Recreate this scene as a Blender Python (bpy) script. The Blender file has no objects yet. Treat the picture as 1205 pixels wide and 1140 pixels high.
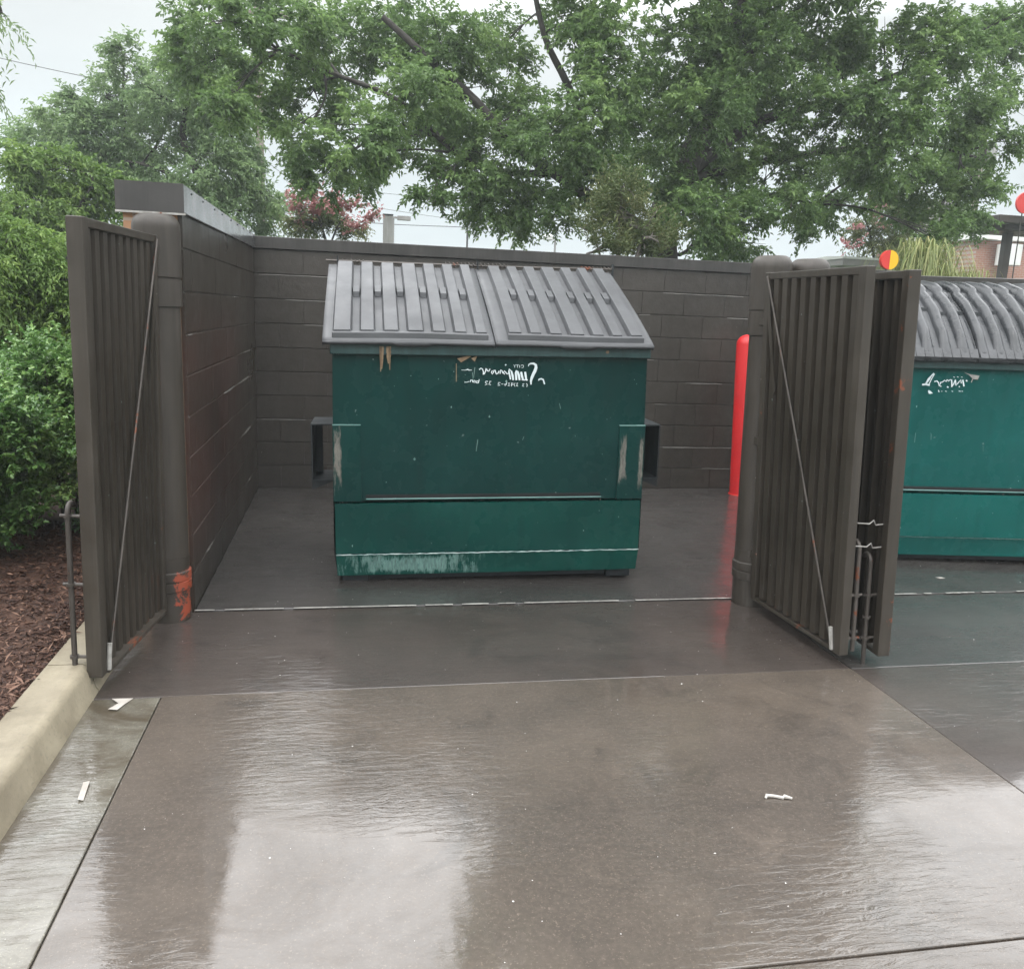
import bpy, math, random
import numpy as np
from mathutils import Matrix, Vector
R = math.radians
random.seed(7)
sc = bpy.context.scene
C = sc.collection

# ------------------------------------------------------------------ camera
F_PX, PW, PH = 1008.0, 1205.0, 1140.0
CAM = Vector((0.792, -7.622, 1.587))
right = Vector((0.9826, -0.1820, 0.0400)).normalized()
fwd = Vector((0.1860, 0.9630, -0.1957)).normalized()
right = (right - fwd * right.dot(fwd)).normalized()
up = right.cross(fwd).normalized()
cd = bpy.data.cameras.new('camera')
cam = bpy.data.objects.new('camera', cd); C.objects.link(cam)
m = Matrix.Identity(4)
for i in range(3):
    m[i][0] = right[i]; m[i][1] = up[i]; m[i][2] = -fwd[i]; m[i][3] = CAM[i]
cam.matrix_world = m
cd.sensor_fit = 'HORIZONTAL'; cd.sensor_width = 36.0; cd.lens = F_PX / PW * 36.0
cd.clip_start = 0.05; cd.clip_end = 2000
sc.camera = cam

# ------------------------------------------------------------------ world and sun
SUN_EL, SUN_AZ = R(62), R(200)
w = bpy.data.worlds.new('World'); sc.world = w; w.use_nodes = True
nt = w.node_tree; nt.nodes.clear()
def N(nt, t, **kw):
    n = nt.nodes.new(t)
    for k, v in kw.items():
        if k == 'ins':
            for a, b in v.items(): n.inputs[a].default_value = b
        else: setattr(n, k, v)
    return n
out = N(nt, 'ShaderNodeOutputWorld'); bg = N(nt, 'ShaderNodeBackground', ins={'Strength': 0.1})
sky = N(nt, 'ShaderNodeTexSky', sky_type='NISHITA', sun_disc=False, sun_elevation=SUN_EL, sun_rotation=SUN_AZ)
geo = N(nt, 'ShaderNodeTexCoord'); sep = N(nt, 'ShaderNodeSeparateXYZ')
nt.links.new(geo.outputs['Generated'], sep.inputs[0])
ramp = N(nt, 'ShaderNodeValToRGB')           # an overcast sky is brightest overhead
cr = ramp.color_ramp
cr.elements[0].position = 0.0; cr.elements[0].color = (0.60, 0.68, 0.70, 1)
cr.elements[1].position = 1.0; cr.elements[1].color = (4.4, 4.45, 4.5, 1)
for p_, c_ in ((0.12, (0.78, 0.86, 0.88)), (0.29, (0.99, 1.03, 1.02)), (0.42, (4.1, 4.15, 4.2)), (0.6, (5.0, 5.05, 5.1))):
    e = cr.elements.new(p_); e.color = (*c_, 1)
nt.links.new(sep.outputs[2], ramp.inputs[0])
mp = N(nt, 'ShaderNodeMapping'); mp.inputs['Scale'].default_value = (1.5, 1.5, 5)
nt.links.new(geo.outputs['Generated'], mp.inputs[0])
cl = N(nt, 'ShaderNodeTexNoise', ins={'Scale': 1.3, 'Detail': 4, 'Roughness': 0.5}); nt.links.new(mp.outputs[0], cl.inputs[0])
cm = N(nt, 'ShaderNodeMapRange', ins={'From Min': 0.35, 'From Max': 0.7, 'To Min': 8.6, 'To Max': 10.3}); nt.links.new(cl.outputs[0], cm.inputs[0])
mul = N(nt, 'ShaderNodeVectorMath', operation='SCALE'); nt.links.new(ramp.outputs[0], mul.inputs[0]); nt.links.new(cm.outputs[0], mul.inputs['Scale'])
mixs = N(nt, 'ShaderNodeMixRGB', blend_type='MIX', ins={'Fac': 0.93})
nt.links.new(sky.outputs[0], mixs.inputs[1]); nt.links.new(mul.outputs[0], mixs.inputs[2])
nt.links.new(mixs.outputs[0], bg.inputs[0]); nt.links.new(bg.outputs[0], out.inputs[0])

sd = bpy.data.lights.new('sun', 'SUN'); sd.energy = 0.5; sd.angle = R(25); sd.color = (1, 0.97, 0.93)
so = bpy.data.objects.new('sun', sd); C.objects.link(so)
dv = Vector((math.sin(SUN_AZ) * math.cos(SUN_EL), math.cos(SUN_AZ) * math.cos(SUN_EL), math.sin(SUN_EL)))
so.rotation_euler = dv.to_track_quat('Z', 'Y').to_euler(); so.location = dv * 50
sc.view_settings.view_transform = 'Standard'; sc.view_settings.look = 'None'
sc.view_settings.exposure = 0.0; sc.view_settings.gamma = 1.0
try: sc.view_settings.use_curve_mapping = False
except Exception: pass

# ------------------------------------------------------------------ helpers
def at(px, py, y):
    """real point on the vertical plane y behind/before the back wall that the photo shows at (px, py)"""
    d = fwd * F_PX + right * (px - PW / 2) - up * (py - PH / 2)
    return CAM + d * ((y - CAM.y) / d.y)

class MB:
    def __init__(s): s.v = []; s.f = []
    def add(s, V, F):
        o = len(s.v); s.v += [tuple(a) for a in V]; s.f += [tuple(i + o for i in f) for f in F]; return s
    def box(s, c, d, rot=None):
        hx, hy, hz = d[0] / 2, d[1] / 2, d[2] / 2
        P = [Vector((x, y, z)) for z in (-hz, hz) for y in (-hy, hy) for x in (-hx, hx)]
        if rot is not None: P = [rot @ p for p in P]
        c = Vector(c)
        return s.hexa([c + p for p in P])
    def span(s, a, b):
        return s.box([(a[i] + b[i]) / 2 for i in range(3)], [abs(b[i] - a[i]) for i in range(3)])
    def hexa(s, P):   # order x fastest, then y, then z
        return s.add(P, [(0, 2, 3, 1), (4, 5, 7, 6), (0, 1, 5, 4), (2, 6, 7, 3), (0, 4, 6, 2), (1, 3, 7, 5)])
    def tube(s, pts, r, n=10, caps=True):
        pts = [Vector(p) for p in pts]; k = len(pts)
        rs = r if isinstance(r, (list, tuple)) else [r] * k
        V = []; ref = None
        for i, p in enumerate(pts):
            t = (pts[min(i + 1, k - 1)] - pts[max(i - 1, 0)]).normalized()
            if ref is None: ref = t.orthogonal().normalized()
            ref = (ref - t * ref.dot(t)).normalized(); b = t.cross(ref)
            for j in range(n):
                a = 2 * math.pi * j / n
                V.append(p + (ref * math.cos(a) + b * math.sin(a)) * rs[i])
        F = [(i * n + j, i * n + (j + 1) % n, (i + 1) * n + (j + 1) % n, (i + 1) * n + j) for i in range(k - 1) for j in range(n)]
        if caps: F += [tuple(reversed(range(n))), tuple((k - 1) * n + j for j in range(n))]
        return s.add(V, F)
    def lathe(s, prof, c=(0, 0, 0), n=28):
        V = []; k = len(prof)
        for r, z in prof:
            for j in range(n):
                a = 2 * math.pi * j / n; V.append((c[0] + r * math.cos(a), c[1] + r * math.sin(a), c[2] + z))
        F = [(i * n + j, i * n + (j + 1) % n, (i + 1) * n + (j + 1) % n, (i + 1) * n + j) for i in range(k - 1) for j in range(n)]
        F += [tuple(reversed(range(n))), tuple((k - 1) * n + j for j in range(n))]
        return s.add(V, F)
    def grid(s, fn, nu, nv):
        V = [fn(i / nu, j / nv) for j in range(nv + 1) for i in range(nu + 1)]
        F = [(j * (nu + 1) + i, j * (nu + 1) + i + 1, (j + 1) * (nu + 1) + i + 1, (j + 1) * (nu + 1) + i) for j in range(nv) for i in range(nu)]
        return s.add(V, F)
    def prism(s, poly, a, b, axis='x'):
        """poly of (p, q) extruded between a and b along axis"""
        n = len(poly)
        def mk(t, p, q):
            return {'x': (t, p, q), 'y': (p, t, q), 'z': (p, q, t)}[axis]
        V = [mk(a, *p) for p in poly] + [mk(b, *p) for p in poly]
        F = [tuple(range(n)), tuple(reversed(range(n, 2 * n)))] + [(i, n + i, n + (i + 1) % n, (i + 1) % n) for i in range(n)]
        return s.add(V, F)
    def stroke(s, pts, wd, fn, th=0.0012):
        """flat painted line: pts 2D, fn maps (x,z,offset)->3D"""
        P = [Vector(p) for p in pts]; L = []; Rr = []
        for i, p in enumerate(P):
            t = (P[min(i + 1, len(P) - 1)] - P[max(i - 1, 0)])
            t = t.normalized() if t.length > 1e-9 else Vector((1, 0))
            nn = Vector((-t.y, t.x)) * (wd[i] if isinstance(wd, (list, tuple)) else wd) / 2
            L.append(p + nn); Rr.append(p - nn)
        V = [fn(q.x, q.y, th) for q in L] + [fn(q.x, q.y, th) for q in Rr]
        n = len(P)
        return s.add(V, [(i, i + 1, n + i + 1, n + i) for i in range(n - 1)])

def mk(name, mb, mat, parent=None, smooth=False, bevel=0, segs=2, auto=None):
    me = bpy.data.meshes.new(name); me.from_pydata(mb.v, [], mb.f)
    import bmesh
    bm = bmesh.new(); bm.from_mesh(me); bmesh.ops.recalc_face_normals(bm, faces=bm.faces); bm.to_mesh(me); bm.free()
    me.materials.append(mat); me.update()
    o = bpy.data.objects.new(name, me); C.objects.link(o)
    if smooth:
        me.shade_smooth()
        me.set_sharp_from_angle(angle=R(auto or 40))
    if bevel:
        b = o.modifiers.new('bevel', 'BEVEL'); b.width = bevel; b.segments = segs; b.limit_method = 'ANGLE'; b.angle_limit = R(35)
    if parent: o.parent = parent
    return o
def tag(o, label=None, cat=None, group=None, kind=None):
    if label: o['label'] = label
    if cat: o['category'] = cat
    if group: o['group'] = group
    if kind: o['kind'] = kind
    return o
def thing(name, loc, label, cat, group=None, rot=(0, 0, 0)):
    o = bpy.data.objects.new(name, None); C.objects.link(o); o.location = loc; o.rotation_euler = rot
    o.empty_display_size = 0.1
    return tag(o, label, cat, group)

# ------------------------------------------------------------------ materials
def base_mat(name):
    m = bpy.data.materials.new(name); m.use_nodes = True
    nt = m.node_tree; b = nt.nodes['Principled BSDF']; return m, nt, b
def noise(nt, scale, detail=4, rough=0.55, vec=None, stretch=None, coord='Object', dist=0):
    tc = N(nt, 'ShaderNodeTexCoord'); mp = N(nt, 'ShaderNodeMapping')
    if stretch: mp.inputs['Scale'].default_value = stretch
    nt.links.new(tc.outputs[coord], mp.inputs[0])
    n = N(nt, 'ShaderNodeTexNoise', ins={'Scale': scale, 'Detail': detail, 'Roughness': rough, 'Distortion': dist})
    nt.links.new(mp.outputs[0], n.inputs[0]); return n.outputs[0]
def rng(nt, s, a, b, c=0.0, d=1.0, smooth=False):
    n = N(nt, 'ShaderNodeMapRange', ins={'From Min': a, 'From Max': b, 'To Min': c, 'To Max': d})
    if smooth: n.interpolation_type = 'SMOOTHSTEP'
    nt.links.new(s, n.inputs[0]); return n.outputs[0]
def mix(nt, f, a, b, blend='MIX'):
    n = N(nt, 'ShaderNodeMixRGB', blend_type=blend)
    for i, x in ((0, f), (1, a), (2, b)):
        if isinstance(x, (int, float)): n.inputs[i].default_value = x
        elif isinstance(x, tuple): n.inputs[i].default_value = (*x, 1) if len(x) == 3 else x
        else: nt.links.new(x, n.inputs[i])
    return n.outputs[0]
def math_(nt, op, a, b=0.0, clamp=False):
    n = N(nt, 'ShaderNodeMath', operation=op, use_clamp=clamp)
    for i, x in ((0, a), (1, b)):
        if isinstance(x, (int, float)): n.inputs[i].default_value = x
        else: nt.links.new(x, n.inputs[i])
    return n.outputs[0]
def bump(nt, h, strength, dist, target, normal=None):
    b = N(nt, 'ShaderNodeBump', ins={'Strength': strength, 'Distance': dist}); nt.links.new(h, b.inputs['Height'])
    if normal: nt.links.new(normal, b.inputs['Normal'])
    if target: nt.links.new(b.outputs[0], target)
    return b.outputs[0]
def painted(name, c1, c2, rough=(0.3, 0.55), rust=0.0, scale=3, streak=True, metallic=0.0, coat=0.0, rustcol=(0.16, 0.045, 0.018), bmp=0.12, chips=0.0, chipcol=(0.35, 0.34, 0.32), sk=1.0):
    m, nt, b = base_mat(name)
    n1 = noise(nt, scale, 5, 0.6)
    col = mix(nt, rng(nt, n1, 0.35, 0.65), c1, c2)
    if streak:
        n2 = noise(nt, 5, 5, 0.65, stretch=(4, 4, 0.25))
        col = mix(nt, rng(nt, n2, 0.45, 0.75, 0, 0.35 * sk), col, tuple(x * 1.7 + 0.01 for x in c2))
        n2b = noise(nt, 9, 4, 0.6, stretch=(5, 5, 0.2))
        col = mix(nt, rng(nt, n2b, 0.5, 0.75, 0, 0.45 * sk), col, tuple(x * 0.45 for x in c1))
    if rust:
        n3 = noise(nt, 7, 8, 0.72)
        col = mix(nt, rng(nt, n3, 0.72 - rust, 0.75 - rust), col, rustcol)
    if chips:
        n4 = noise(nt, 28, 3, 0.5)
        col = mix(nt, rng(nt, n4, 0.80 - chips, 0.815 - chips), col, chipcol)
    nt.links.new(col, b.inputs['Base Color'])
    nr = noise(nt, 6, 4, 0.6)
    nt.links.new(rng(nt, nr, 0.3, 0.7, rough[0], rough[1]), b.inputs['Roughness'])
    b.inputs['Metallic'].default_value = metallic
    b.inputs['Coat Weight'].default_value = coat; b.inputs['Coat Roughness'].default_value = 0.15
    nb = noise(nt, 2.2, 3, 0.5); nc = noise(nt, 60, 3, 0.6)
    x = bump(nt, nb, bmp, 0.06, None); bump(nt, nc, bmp * 0.8, 0.004, b.inputs['Normal'], x)
    return m

M = {}
M['brown_metal'] = painted('brown_painted_metal', (0.027, 0.0215, 0.0155), (0.039, 0.032, 0.024), rough=(0.35, 0.6), chips=0.02)
M['brown_rusty'] = painted('brown_metal_with_rust', (0.027, 0.0215, 0.0155), (0.039, 0.032, 0.024), rough=(0.35, 0.6), rust=0.12, chips=0.05)
M['brown_pipe'] = painted('brown_painted_pipe', (0.027, 0.0215, 0.0160), (0.038, 0.031, 0.024), rough=(0.4, 0.6), streak=True, chips=0.02)
M['rod'] = painted('weathered_steel_rod', (0.040, 0.034, 0.029), (0.085, 0.074, 0.064), rough=(0.35, 0.6), rust=0.13, metallic=0.3)
def worn(name, c1, c2, wear, wear_sheen_col, rough=(0.18, 0.36), spec=0.16, rust=None, scale=1.3, wear2=None):
    """painted steel with ragged worn places and painted sheen: wear = [(x, z, half width, half height)] in the part's own metres"""
    m, nt, b = base_mat(name)
    col = mix(nt, rng(nt, noise(nt, scale, 4, 0.55), 0.35, 0.65), c1, c2)
    s1 = noise(nt, 6, 5, 0.65, stretch=(3, 3, 0.3)); col = mix(nt, rng(nt, s1, 0.5, 0.8, 0, 0.35), col, tuple(x * 0.45 for x in c1))
    s2 = noise(nt, 3, 6, 0.7); col = mix(nt, rng(nt, s2, 0.55, 0.8, 0, 0.25), col, tuple(x * 1.8 + 0.012 for x in c2))
    tc = N(nt, 'ShaderNodeTexCoord'); sp = N(nt, 'ShaderNodeSeparateXYZ'); nt.links.new(tc.outputs['Object'], sp.inputs[0])
    nz = noise(nt, 16, 7, 0.75, stretch=(1.6, 1, 0.45)); nf = noise(nt, 45, 4, 0.7, stretch=(2, 1, 0.25)); tot = None
    for (x, z, hx, hz) in wear:
        dx = math_(nt, 'DIVIDE', math_(nt, 'ABSOLUTE', math_(nt, 'SUBTRACT', sp.outputs[0], x)), hx)
        dz = math_(nt, 'DIVIDE', math_(nt, 'ABSOLUTE', math_(nt, 'SUBTRACT', sp.outputs[2], z)), hz)
        d = math_(nt, 'MAXIMUM', dx, dz); d = math_(nt, 'SUBTRACT', 1.25, d)
        f = math_(nt, 'ADD', math_(nt, 'MULTIPLY', math_(nt, 'MINIMUM', d, 0.8), 0.55), math_(nt, 'MULTIPLY', math_(nt, 'ADD', math_(nt, 'SUBTRACT', nz, 0.5), math_(nt, 'MULTIPLY', math_(nt, 'SUBTRACT', nf, 0.5), 0.6)), 1.5))
        f = rng(nt, f, 0.16, 0.38); tot = f if tot is None else math_(nt, 'MAXIMUM', tot, f)
    if tot is not None:
        wc = mix(nt, rng(nt, nf, 0.4, 0.65), wear_sheen_col, tuple(x * 0.45 for x in wear_sheen_col))
        col = mix(nt, tot, col, wc)
    if rust:
        rz = rng(nt, sp.outputs[2], rust[1], rust[0], 0, 1); rn = math_(nt, 'MULTIPLY', rz, noise(nt, 9, 8, 0.75, stretch=(1.5, 1.5, 0.6)))
        col = mix(nt, rng(nt, rn, rust[2], rust[2] + 0.04), col, (0.11, 0.035, 0.016))
    ch = noise(nt, 30, 3, 0.5); col = mix(nt, rng(nt, ch, 0.755, 0.765), col, (0.16, 0.20, 0.19))
    nt.links.new(col, b.inputs['Base Color']); b.inputs['Specular IOR Level'].default_value = spec
    nt.links.new(rng(nt, noise(nt, 5, 4, 0.6), 0.3, 0.7, rough[0], rough[1]), b.inputs['Roughness'])
    x = bump(nt, noise(nt, 1.6, 3, 0.5), 0.35, 0.05, None); bump(nt, noise(nt, 70, 3, 0.6), 0.1, 0.003, b.inputs['Normal'], x)
    return m
M['teal_x'] = painted('teal_painted_steel', (0.004, 0.034, 0.031), (0.006, 0.050, 0.044), rough=(0.22, 0.42), scale=1.3, bmp=0.35, chips=0.0, coat=0.15, sk=0.45)
M['teal_rim'] = painted('grimy_teal_steel', (0.008, 0.034, 0.034), (0.018, 0.052, 0.050), rough=(0.3, 0.55), scale=6, rust=0.02, bmp=0.3)
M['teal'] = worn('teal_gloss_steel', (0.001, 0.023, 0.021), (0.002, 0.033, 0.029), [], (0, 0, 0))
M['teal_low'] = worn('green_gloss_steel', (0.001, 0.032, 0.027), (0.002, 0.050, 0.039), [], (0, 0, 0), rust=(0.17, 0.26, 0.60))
M['teal_toe'] = worn('green_steel_painted_sheen_at_toe', (0.001, 0.042, 0.033), (0.002, 0.058, 0.045), [(-0.47, 0.122, 0.37, 0.058)], (0.15, 0.27, 0.24), rust=(0.03, 0.09, 0.5))  # pale toe patch is wet sheen put into the colour
M['teal_plate'] = worn('teal_steel_rubbed_bare', (0.001, 0.026, 0.023), (0.002, 0.036, 0.031), [(-0.885, 0.735, 0.022, 0.17), (0.785, 0.745, 0.024, 0.13), (0.895, 0.735, 0.014, 0.15)], (0.20, 0.19, 0.165))
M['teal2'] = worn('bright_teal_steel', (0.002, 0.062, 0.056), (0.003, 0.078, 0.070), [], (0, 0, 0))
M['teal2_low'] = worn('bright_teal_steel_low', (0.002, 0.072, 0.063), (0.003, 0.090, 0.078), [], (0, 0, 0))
M['teal_light'] = painted('worn_teal_steel', (0.005, 0.056, 0.046), (0.008, 0.074, 0.060), rough=(0.3, 0.5), scale=2, bmp=0.3)
M['dark_steel'] = painted('dark_grimy_steel_and_shade', (0.004, 0.007, 0.009), (0.010, 0.015, 0.018), rough=(0.6, 0.8), rust=0.03)  # near black, doubling as painted shade under the dumpsters
M['slot_shade_dark'] = painted('painted_slot_shade', (0.003, 0.005, 0.005), (0.006, 0.008, 0.008), rough=(0.8, 0.9), streak=False)  # slot shade painted black on a strip, no recess behind it
M['weld'] = painted('weld_bead_with_glint', (0.07, 0.16, 0.15), (0.42, 0.50, 0.48), rough=(0.2, 0.4), streak=False, scale=10)  # weld bead, paled with the wet ledge's painted highlight
M['lip_glint'] = painted('teal_lip_painted_glint', (0.10, 0.22, 0.20), (0.20, 0.33, 0.31), rough=(0.2, 0.3), streak=False)  # pale tone paints the highlight on the wet ledge
M['bare'] = painted('scraped_bare_metal', (0.22, 0.21, 0.19), (0.36, 0.35, 0.33), rough=(0.4, 0.6), rust=0.12, scale=25)
M['lid'] = painted('grey_wet_plastic', (0.054, 0.056, 0.060), (0.076, 0.079, 0.084), rough=(0.42, 0.62), scale=2.5, streak=False, bmp=0.2, chips=0.0)
M['lid_dark'] = painted('dark_wet_plastic', (0.030, 0.033, 0.036), (0.062, 0.065, 0.070), rough=(0.2, 0.4), scale=6, streak=False, bmp=0.5)
M['white_paint'] = painted('white_marker_paint', (0.52, 0.60, 0.62), (0.70, 0.76, 0.77), streak=False)
M['chalk'] = painted('pale_scuffed_paint', (0.12, 0.22, 0.20), (0.26, 0.36, 0.33), rough=(0.2, 0.4), scale=9)
M['tan_grime'] = painted('dried_tan_drips', (0.16, 0.10, 0.055), (0.26, 0.19, 0.11), streak=False, scale=20)
M['red'] = painted('bright_red_plastic', (0.50, 0.012, 0.014), (0.60, 0.018, 0.020), rough=(0.35, 0.55), streak=False, bmp=0.08, chips=0.06, chipcol=(0.30, 0.02, 0.02))
M['yellow'] = painted('yellow_sign_paint', (0.75, 0.42, 0.01), (0.80, 0.48, 0.015), streak=False)
M['red_sign'] = painted('red_sign_paint', (0.55, 0.03, 0.025), (0.60, 0.04, 0.03), streak=False)
M['white_roof'] = painted('white_roof_metal', (0.62, 0.63, 0.60), (0.72, 0.73, 0.70), streak=False)
M['grey_post'] = painted('grey_concrete_post', (0.20, 0.20, 0.19), (0.26, 0.26, 0.25), rough=(0.6, 0.8))
M['grey_sign'] = painted('grey_sign_face', (0.22, 0.21, 0.20), (0.28, 0.27, 0.26), streak=False)
M['wire'] = painted('black_cable', (0.05, 0.05, 0.05), (0.07, 0.07, 0.07), streak=False)
M['wood_pole'] = painted('weathered_wood', (0.16, 0.13, 0.11), (0.24, 0.20, 0.18), rough=(0.7, 0.9))
M['paper_glint'] = painted('paper_and_glint', (0.30, 0.27, 0.24), (0.52, 0.50, 0.46), streak=False, rough=(0.6, 0.8))  # paper white, also used for painted sky glints in the gutter
M['flash'] = painted('wet_dark_sheet_metal', (0.045, 0.046, 0.047), (0.075, 0.077, 0.078), rough=(0.12, 0.3), scale=8, coat=0.6, bmp=0.3)
M['flash_face'] = painted('brown_sheet_metal', (0.036, 0.033, 0.031), (0.046, 0.042, 0.039), rough=(0.3, 0.5), coat=0.2)

def cmu_mat():
    m, nt, b = base_mat('painted_concrete_block')
    n1 = noise(nt, 1.4, 5, 0.6); n2 = noise(nt, 14, 5, 0.7)
    col = mix(nt, rng(nt, n1, 0.35, 0.65), (0.025, 0.020, 0.0155), (0.035, 0.029, 0.0225))
    col = mix(nt, rng(nt, n2, 0.4, 0.7, 0, 0.5), col, (0.058, 0.051, 0.045))
    n5 = noise(nt, 4, 4, 0.6, stretch=(3, 3, 0.3))
    col = mix(nt, rng(nt, n5, 0.55, 0.8, 0, 0.5), col, (0.018, 0.016, 0.015))
    n3 = noise(nt, 40, 3, 0.5)
    col = mix(nt, rng(nt, n3, 0.745, 0.76), col, (0.25, 0.24, 0.22))
    nt.links.new(col, b.inputs['Base Color'])
    nt.links.new(rng(nt, n1, 0.3, 0.7, 0.28, 0.5), b.inputs['Roughness'])
    nb = noise(nt, 45, 5, 0.7); x = bump(nt, nb, 0.35, 0.006, None); bump(nt, noise(nt, 6, 3), 0.15, 0.03, b.inputs['Normal'], x)
    return m
M['brown_panel'] = worn('brown_panel_rusting_low', (0.025, 0.020, 0.0145), (0.038, 0.031, 0.023), [], (0, 0, 0), rough=(0.3, 0.5), spec=0.4, rust=(0.05, 0.50, 0.52))
M['cmu'] = cmu_mat()
M['mortar'] = painted('mortar_lip_painted_glint', (0.035, 0.032, 0.028), (0.15, 0.14, 0.125), streak=False, scale=5, rough=(0.3, 0.6))  # pale tone paints the light caught on wet mortar ledges
def cmu_red():
    m, nt, b = base_mat('painted_block_with_red_wear')
    n1 = noise(nt, 1.2, 4, 0.6); n2 = noise(nt, 14, 5, 0.7)
    col = mix(nt, rng(nt, n2, 0.35, 0.65), (0.025, 0.020, 0.0155), (0.035, 0.029, 0.0225))
    tc = N(nt, 'ShaderNodeTexCoord'); sp = N(nt, 'ShaderNodeSeparateXYZ'); nt.links.new(tc.outputs['Object'], sp.inputs[0])
    a = math_(nt, 'MULTIPLY', rng(nt, sp.outputs[2], 1.7, 1.2, 0, 1, True), rng(nt, sp.outputs[1], -0.6, -2.0, 0, 1, True))
    a = math_(nt, 'MULTIPLY', a, rng(nt, sp.outputs[2], 0.05, 0.6, 0, 1, True))
    f = math_(nt, 'MULTIPLY', a, rng(nt, n1, 0.35, 0.6, 0.15, 0.85))
    col = mix(nt, f, col, (0.052, 0.026, 0.020))
    n3 = noise(nt, 30, 3, 0.5)
    col = mix(nt, rng(nt, n3, 0.73, 0.745), col, (0.28, 0.27, 0.25))
    nt.links.new(col, b.inputs['Base Color'])
    nt.links.new(rng(nt, n1, 0.3, 0.7, 0.25, 0.45), b.inputs['Roughness'])
    nb = noise(nt, 45, 5, 0.7); x = bump(nt, nb, 0.35, 0.006, None); bump(nt, noise(nt, 6, 3), 0.15, 0.03, b.inputs['Normal'], x)
    return m
M['cmu_red'] = cmu_red()
def brick_mat(name, c1, c2, mortar, scale=1.0):
    m, nt, b = base_mat(name)
    tc = N(nt, 'ShaderNodeTexCoord'); mp = N(nt, 'ShaderNodeMapping'); mp.inputs['Rotation'].default_value = (R(90), 0, 0)
    nt.links.new(tc.outputs['Object'], mp.inputs[0])
    br = N(nt, 'ShaderNodeTexBrick', ins={'Scale': scale, 'Color1': (*c1, 1), 'Color2': (*c2, 1), 'Mortar': (*mortar, 1), 'Brick Width': 0.21, 'Row Height': 0.075, 'Mortar Size': 0.008})
    nt.links.new(mp.outputs[0], br.inputs[0])
    nt.links.new(mix(nt, rng(nt, noise(nt, 12, 4), 0.3, 0.7, 0, 0.4), br.outputs[0], tuple(x * 0.7 for x in c1)), b.inputs['Base Color'])
    b.inputs['Roughness'].default_value = 0.75; bump(nt, br.outputs['Fac'], -0.3, 0.01, b.inputs['Normal'])
    return m
M['brick'] = brick_mat('tan_brick', (0.36, 0.20, 0.11), (0.42, 0.25, 0.14), (0.35, 0.28, 0.22))
M['brick_red'] = brick_mat('red_brick', (0.34, 0.15, 0.10), (0.42, 0.20, 0.14), (0.40, 0.34, 0.30))

def wet_concrete(name, c_dark, c_light, film=(0.012, 0.05), coat=1.0, stain=None, ripple=1.0):
    m, nt, b = base_mat(name)
    big = noise(nt, 0.55, 4, 0.6, dist=0.6); mid = noise(nt, 2.6, 6, 0.65); fine = noise(nt, 60, 4, 0.7)
    col = mix(nt, rng(nt, big, 0.36, 0.64), c_dark, c_light)
    col = mix(nt, rng(nt, mid, 0.4, 0.68, 0, 0.5), col, tuple(x * 0.62 for x in c_dark))
    col = mix(nt, rng(nt, fine, 0.45, 0.75, 0, 0.35), col, tuple(x * 1.5 for x in c_light))
    tl = noise(nt, 0.9, 3, 0.5, stretch=(3.5, 0.4, 1))
    col = mix(nt, rng(nt, tl, 0.55, 0.75, 0, 0.35), col, tuple(x * 0.7 for x in c_dark))
    dk = noise(nt, 1.7, 7, 0.7, dist=1.4); col = mix(nt, rng(nt, dk, 0.56, 0.68, 0, 0.6), col, tuple(x * 0.5 for x in c_dark))
    pl = noise(nt, 3.3, 7, 0.75, dist=0.8); col = mix(nt, rng(nt, pl, 0.60, 0.72, 0, 0.45), col, tuple(x * 1.45 for x in c_light))
    ag = noise(nt, 160, 2, 0.5); col = mix(nt, rng(nt, ag, 0.62, 0.72, 0, 0.5), col, tuple(x * 2.2 for x in c_light))
    if stain:
        st = noise(nt, 2.2, 6, 0.65, dist=1)
        col = mix(nt, rng(nt, st, 0.44, 0.56, 0, 0.85), col, stain)
    nt.links.new(col, b.inputs['Base Color'])
    # standing water against damp, rougher concrete
    pud = noise(nt, 0.8, 5, 0.6, stretch=(0.7, 1.5, 1), dist=0.4)
    grain = noise(nt, 7, 5, 0.7, stretch=(0.6, 3.0, 1))
    wet = math_(nt, 'ADD', rng(nt, pud, 0.3, 0.7, 0, 0.8), rng(nt, grain, 0.35, 0.7, 0, 0.35))
    b.inputs['IOR'].default_value = 1.45
    nt.links.new(rng(nt, wet, 0.2, 0.9, 0.7, 0.5), b.inputs['Roughness'])
    damp = noise(nt, 1.9, 7, 0.7, stretch=(0.8, 1.3, 1), dist=0.8); nt.links.new(rng(nt, math_(nt, 'ADD', damp, math_(nt, 'MULTIPLY', fine, 0.25)), 0.52, 0.78, coat, coat * 0.6), b.inputs['Coat Weight']); b.inputs['Coat IOR'].default_value = 1.75
    nt.links.new(rng(nt, wet, 0.25, 0.85, film[1], film[0]), b.inputs['Coat Roughness'])
    s1 = noise(nt, 26, 4, 0.62, stretch=(0.36, 1.5, 1), dist=0.8)      # film ripples along the broom lines
    s2 = noise(nt, 110, 3, 0.6, stretch=(0.35, 1.3, 1))
    amp = math_(nt, 'ADD', s1, math_(nt, 'MULTIPLY', s2, 0.05))
    calm = rng(nt, noise(nt, 0.9, 4, 0.6, stretch=(0.7, 1, 1)), 0.42, 0.66, 0.04, 1.0)
    amp = math_(nt, 'ADD', math_(nt, 'MULTIPLY', amp, calm), math_(nt, 'MULTIPLY', rng(nt, damp, 0.45, 0.65, 0.0, 0.045), noise(nt, 70, 4, 0.75, stretch=(0.8, 1.6, 1))))
    nrm = bump(nt, amp, 0.20 * ripple, 0.02, None)
    nt.links.new(nrm, b.inputs['Coat Normal'])
    nb = bump(nt, fine, 0.5, 0.003, None); nt.links.new(nb, b.inputs['Normal'])
    return m
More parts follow.
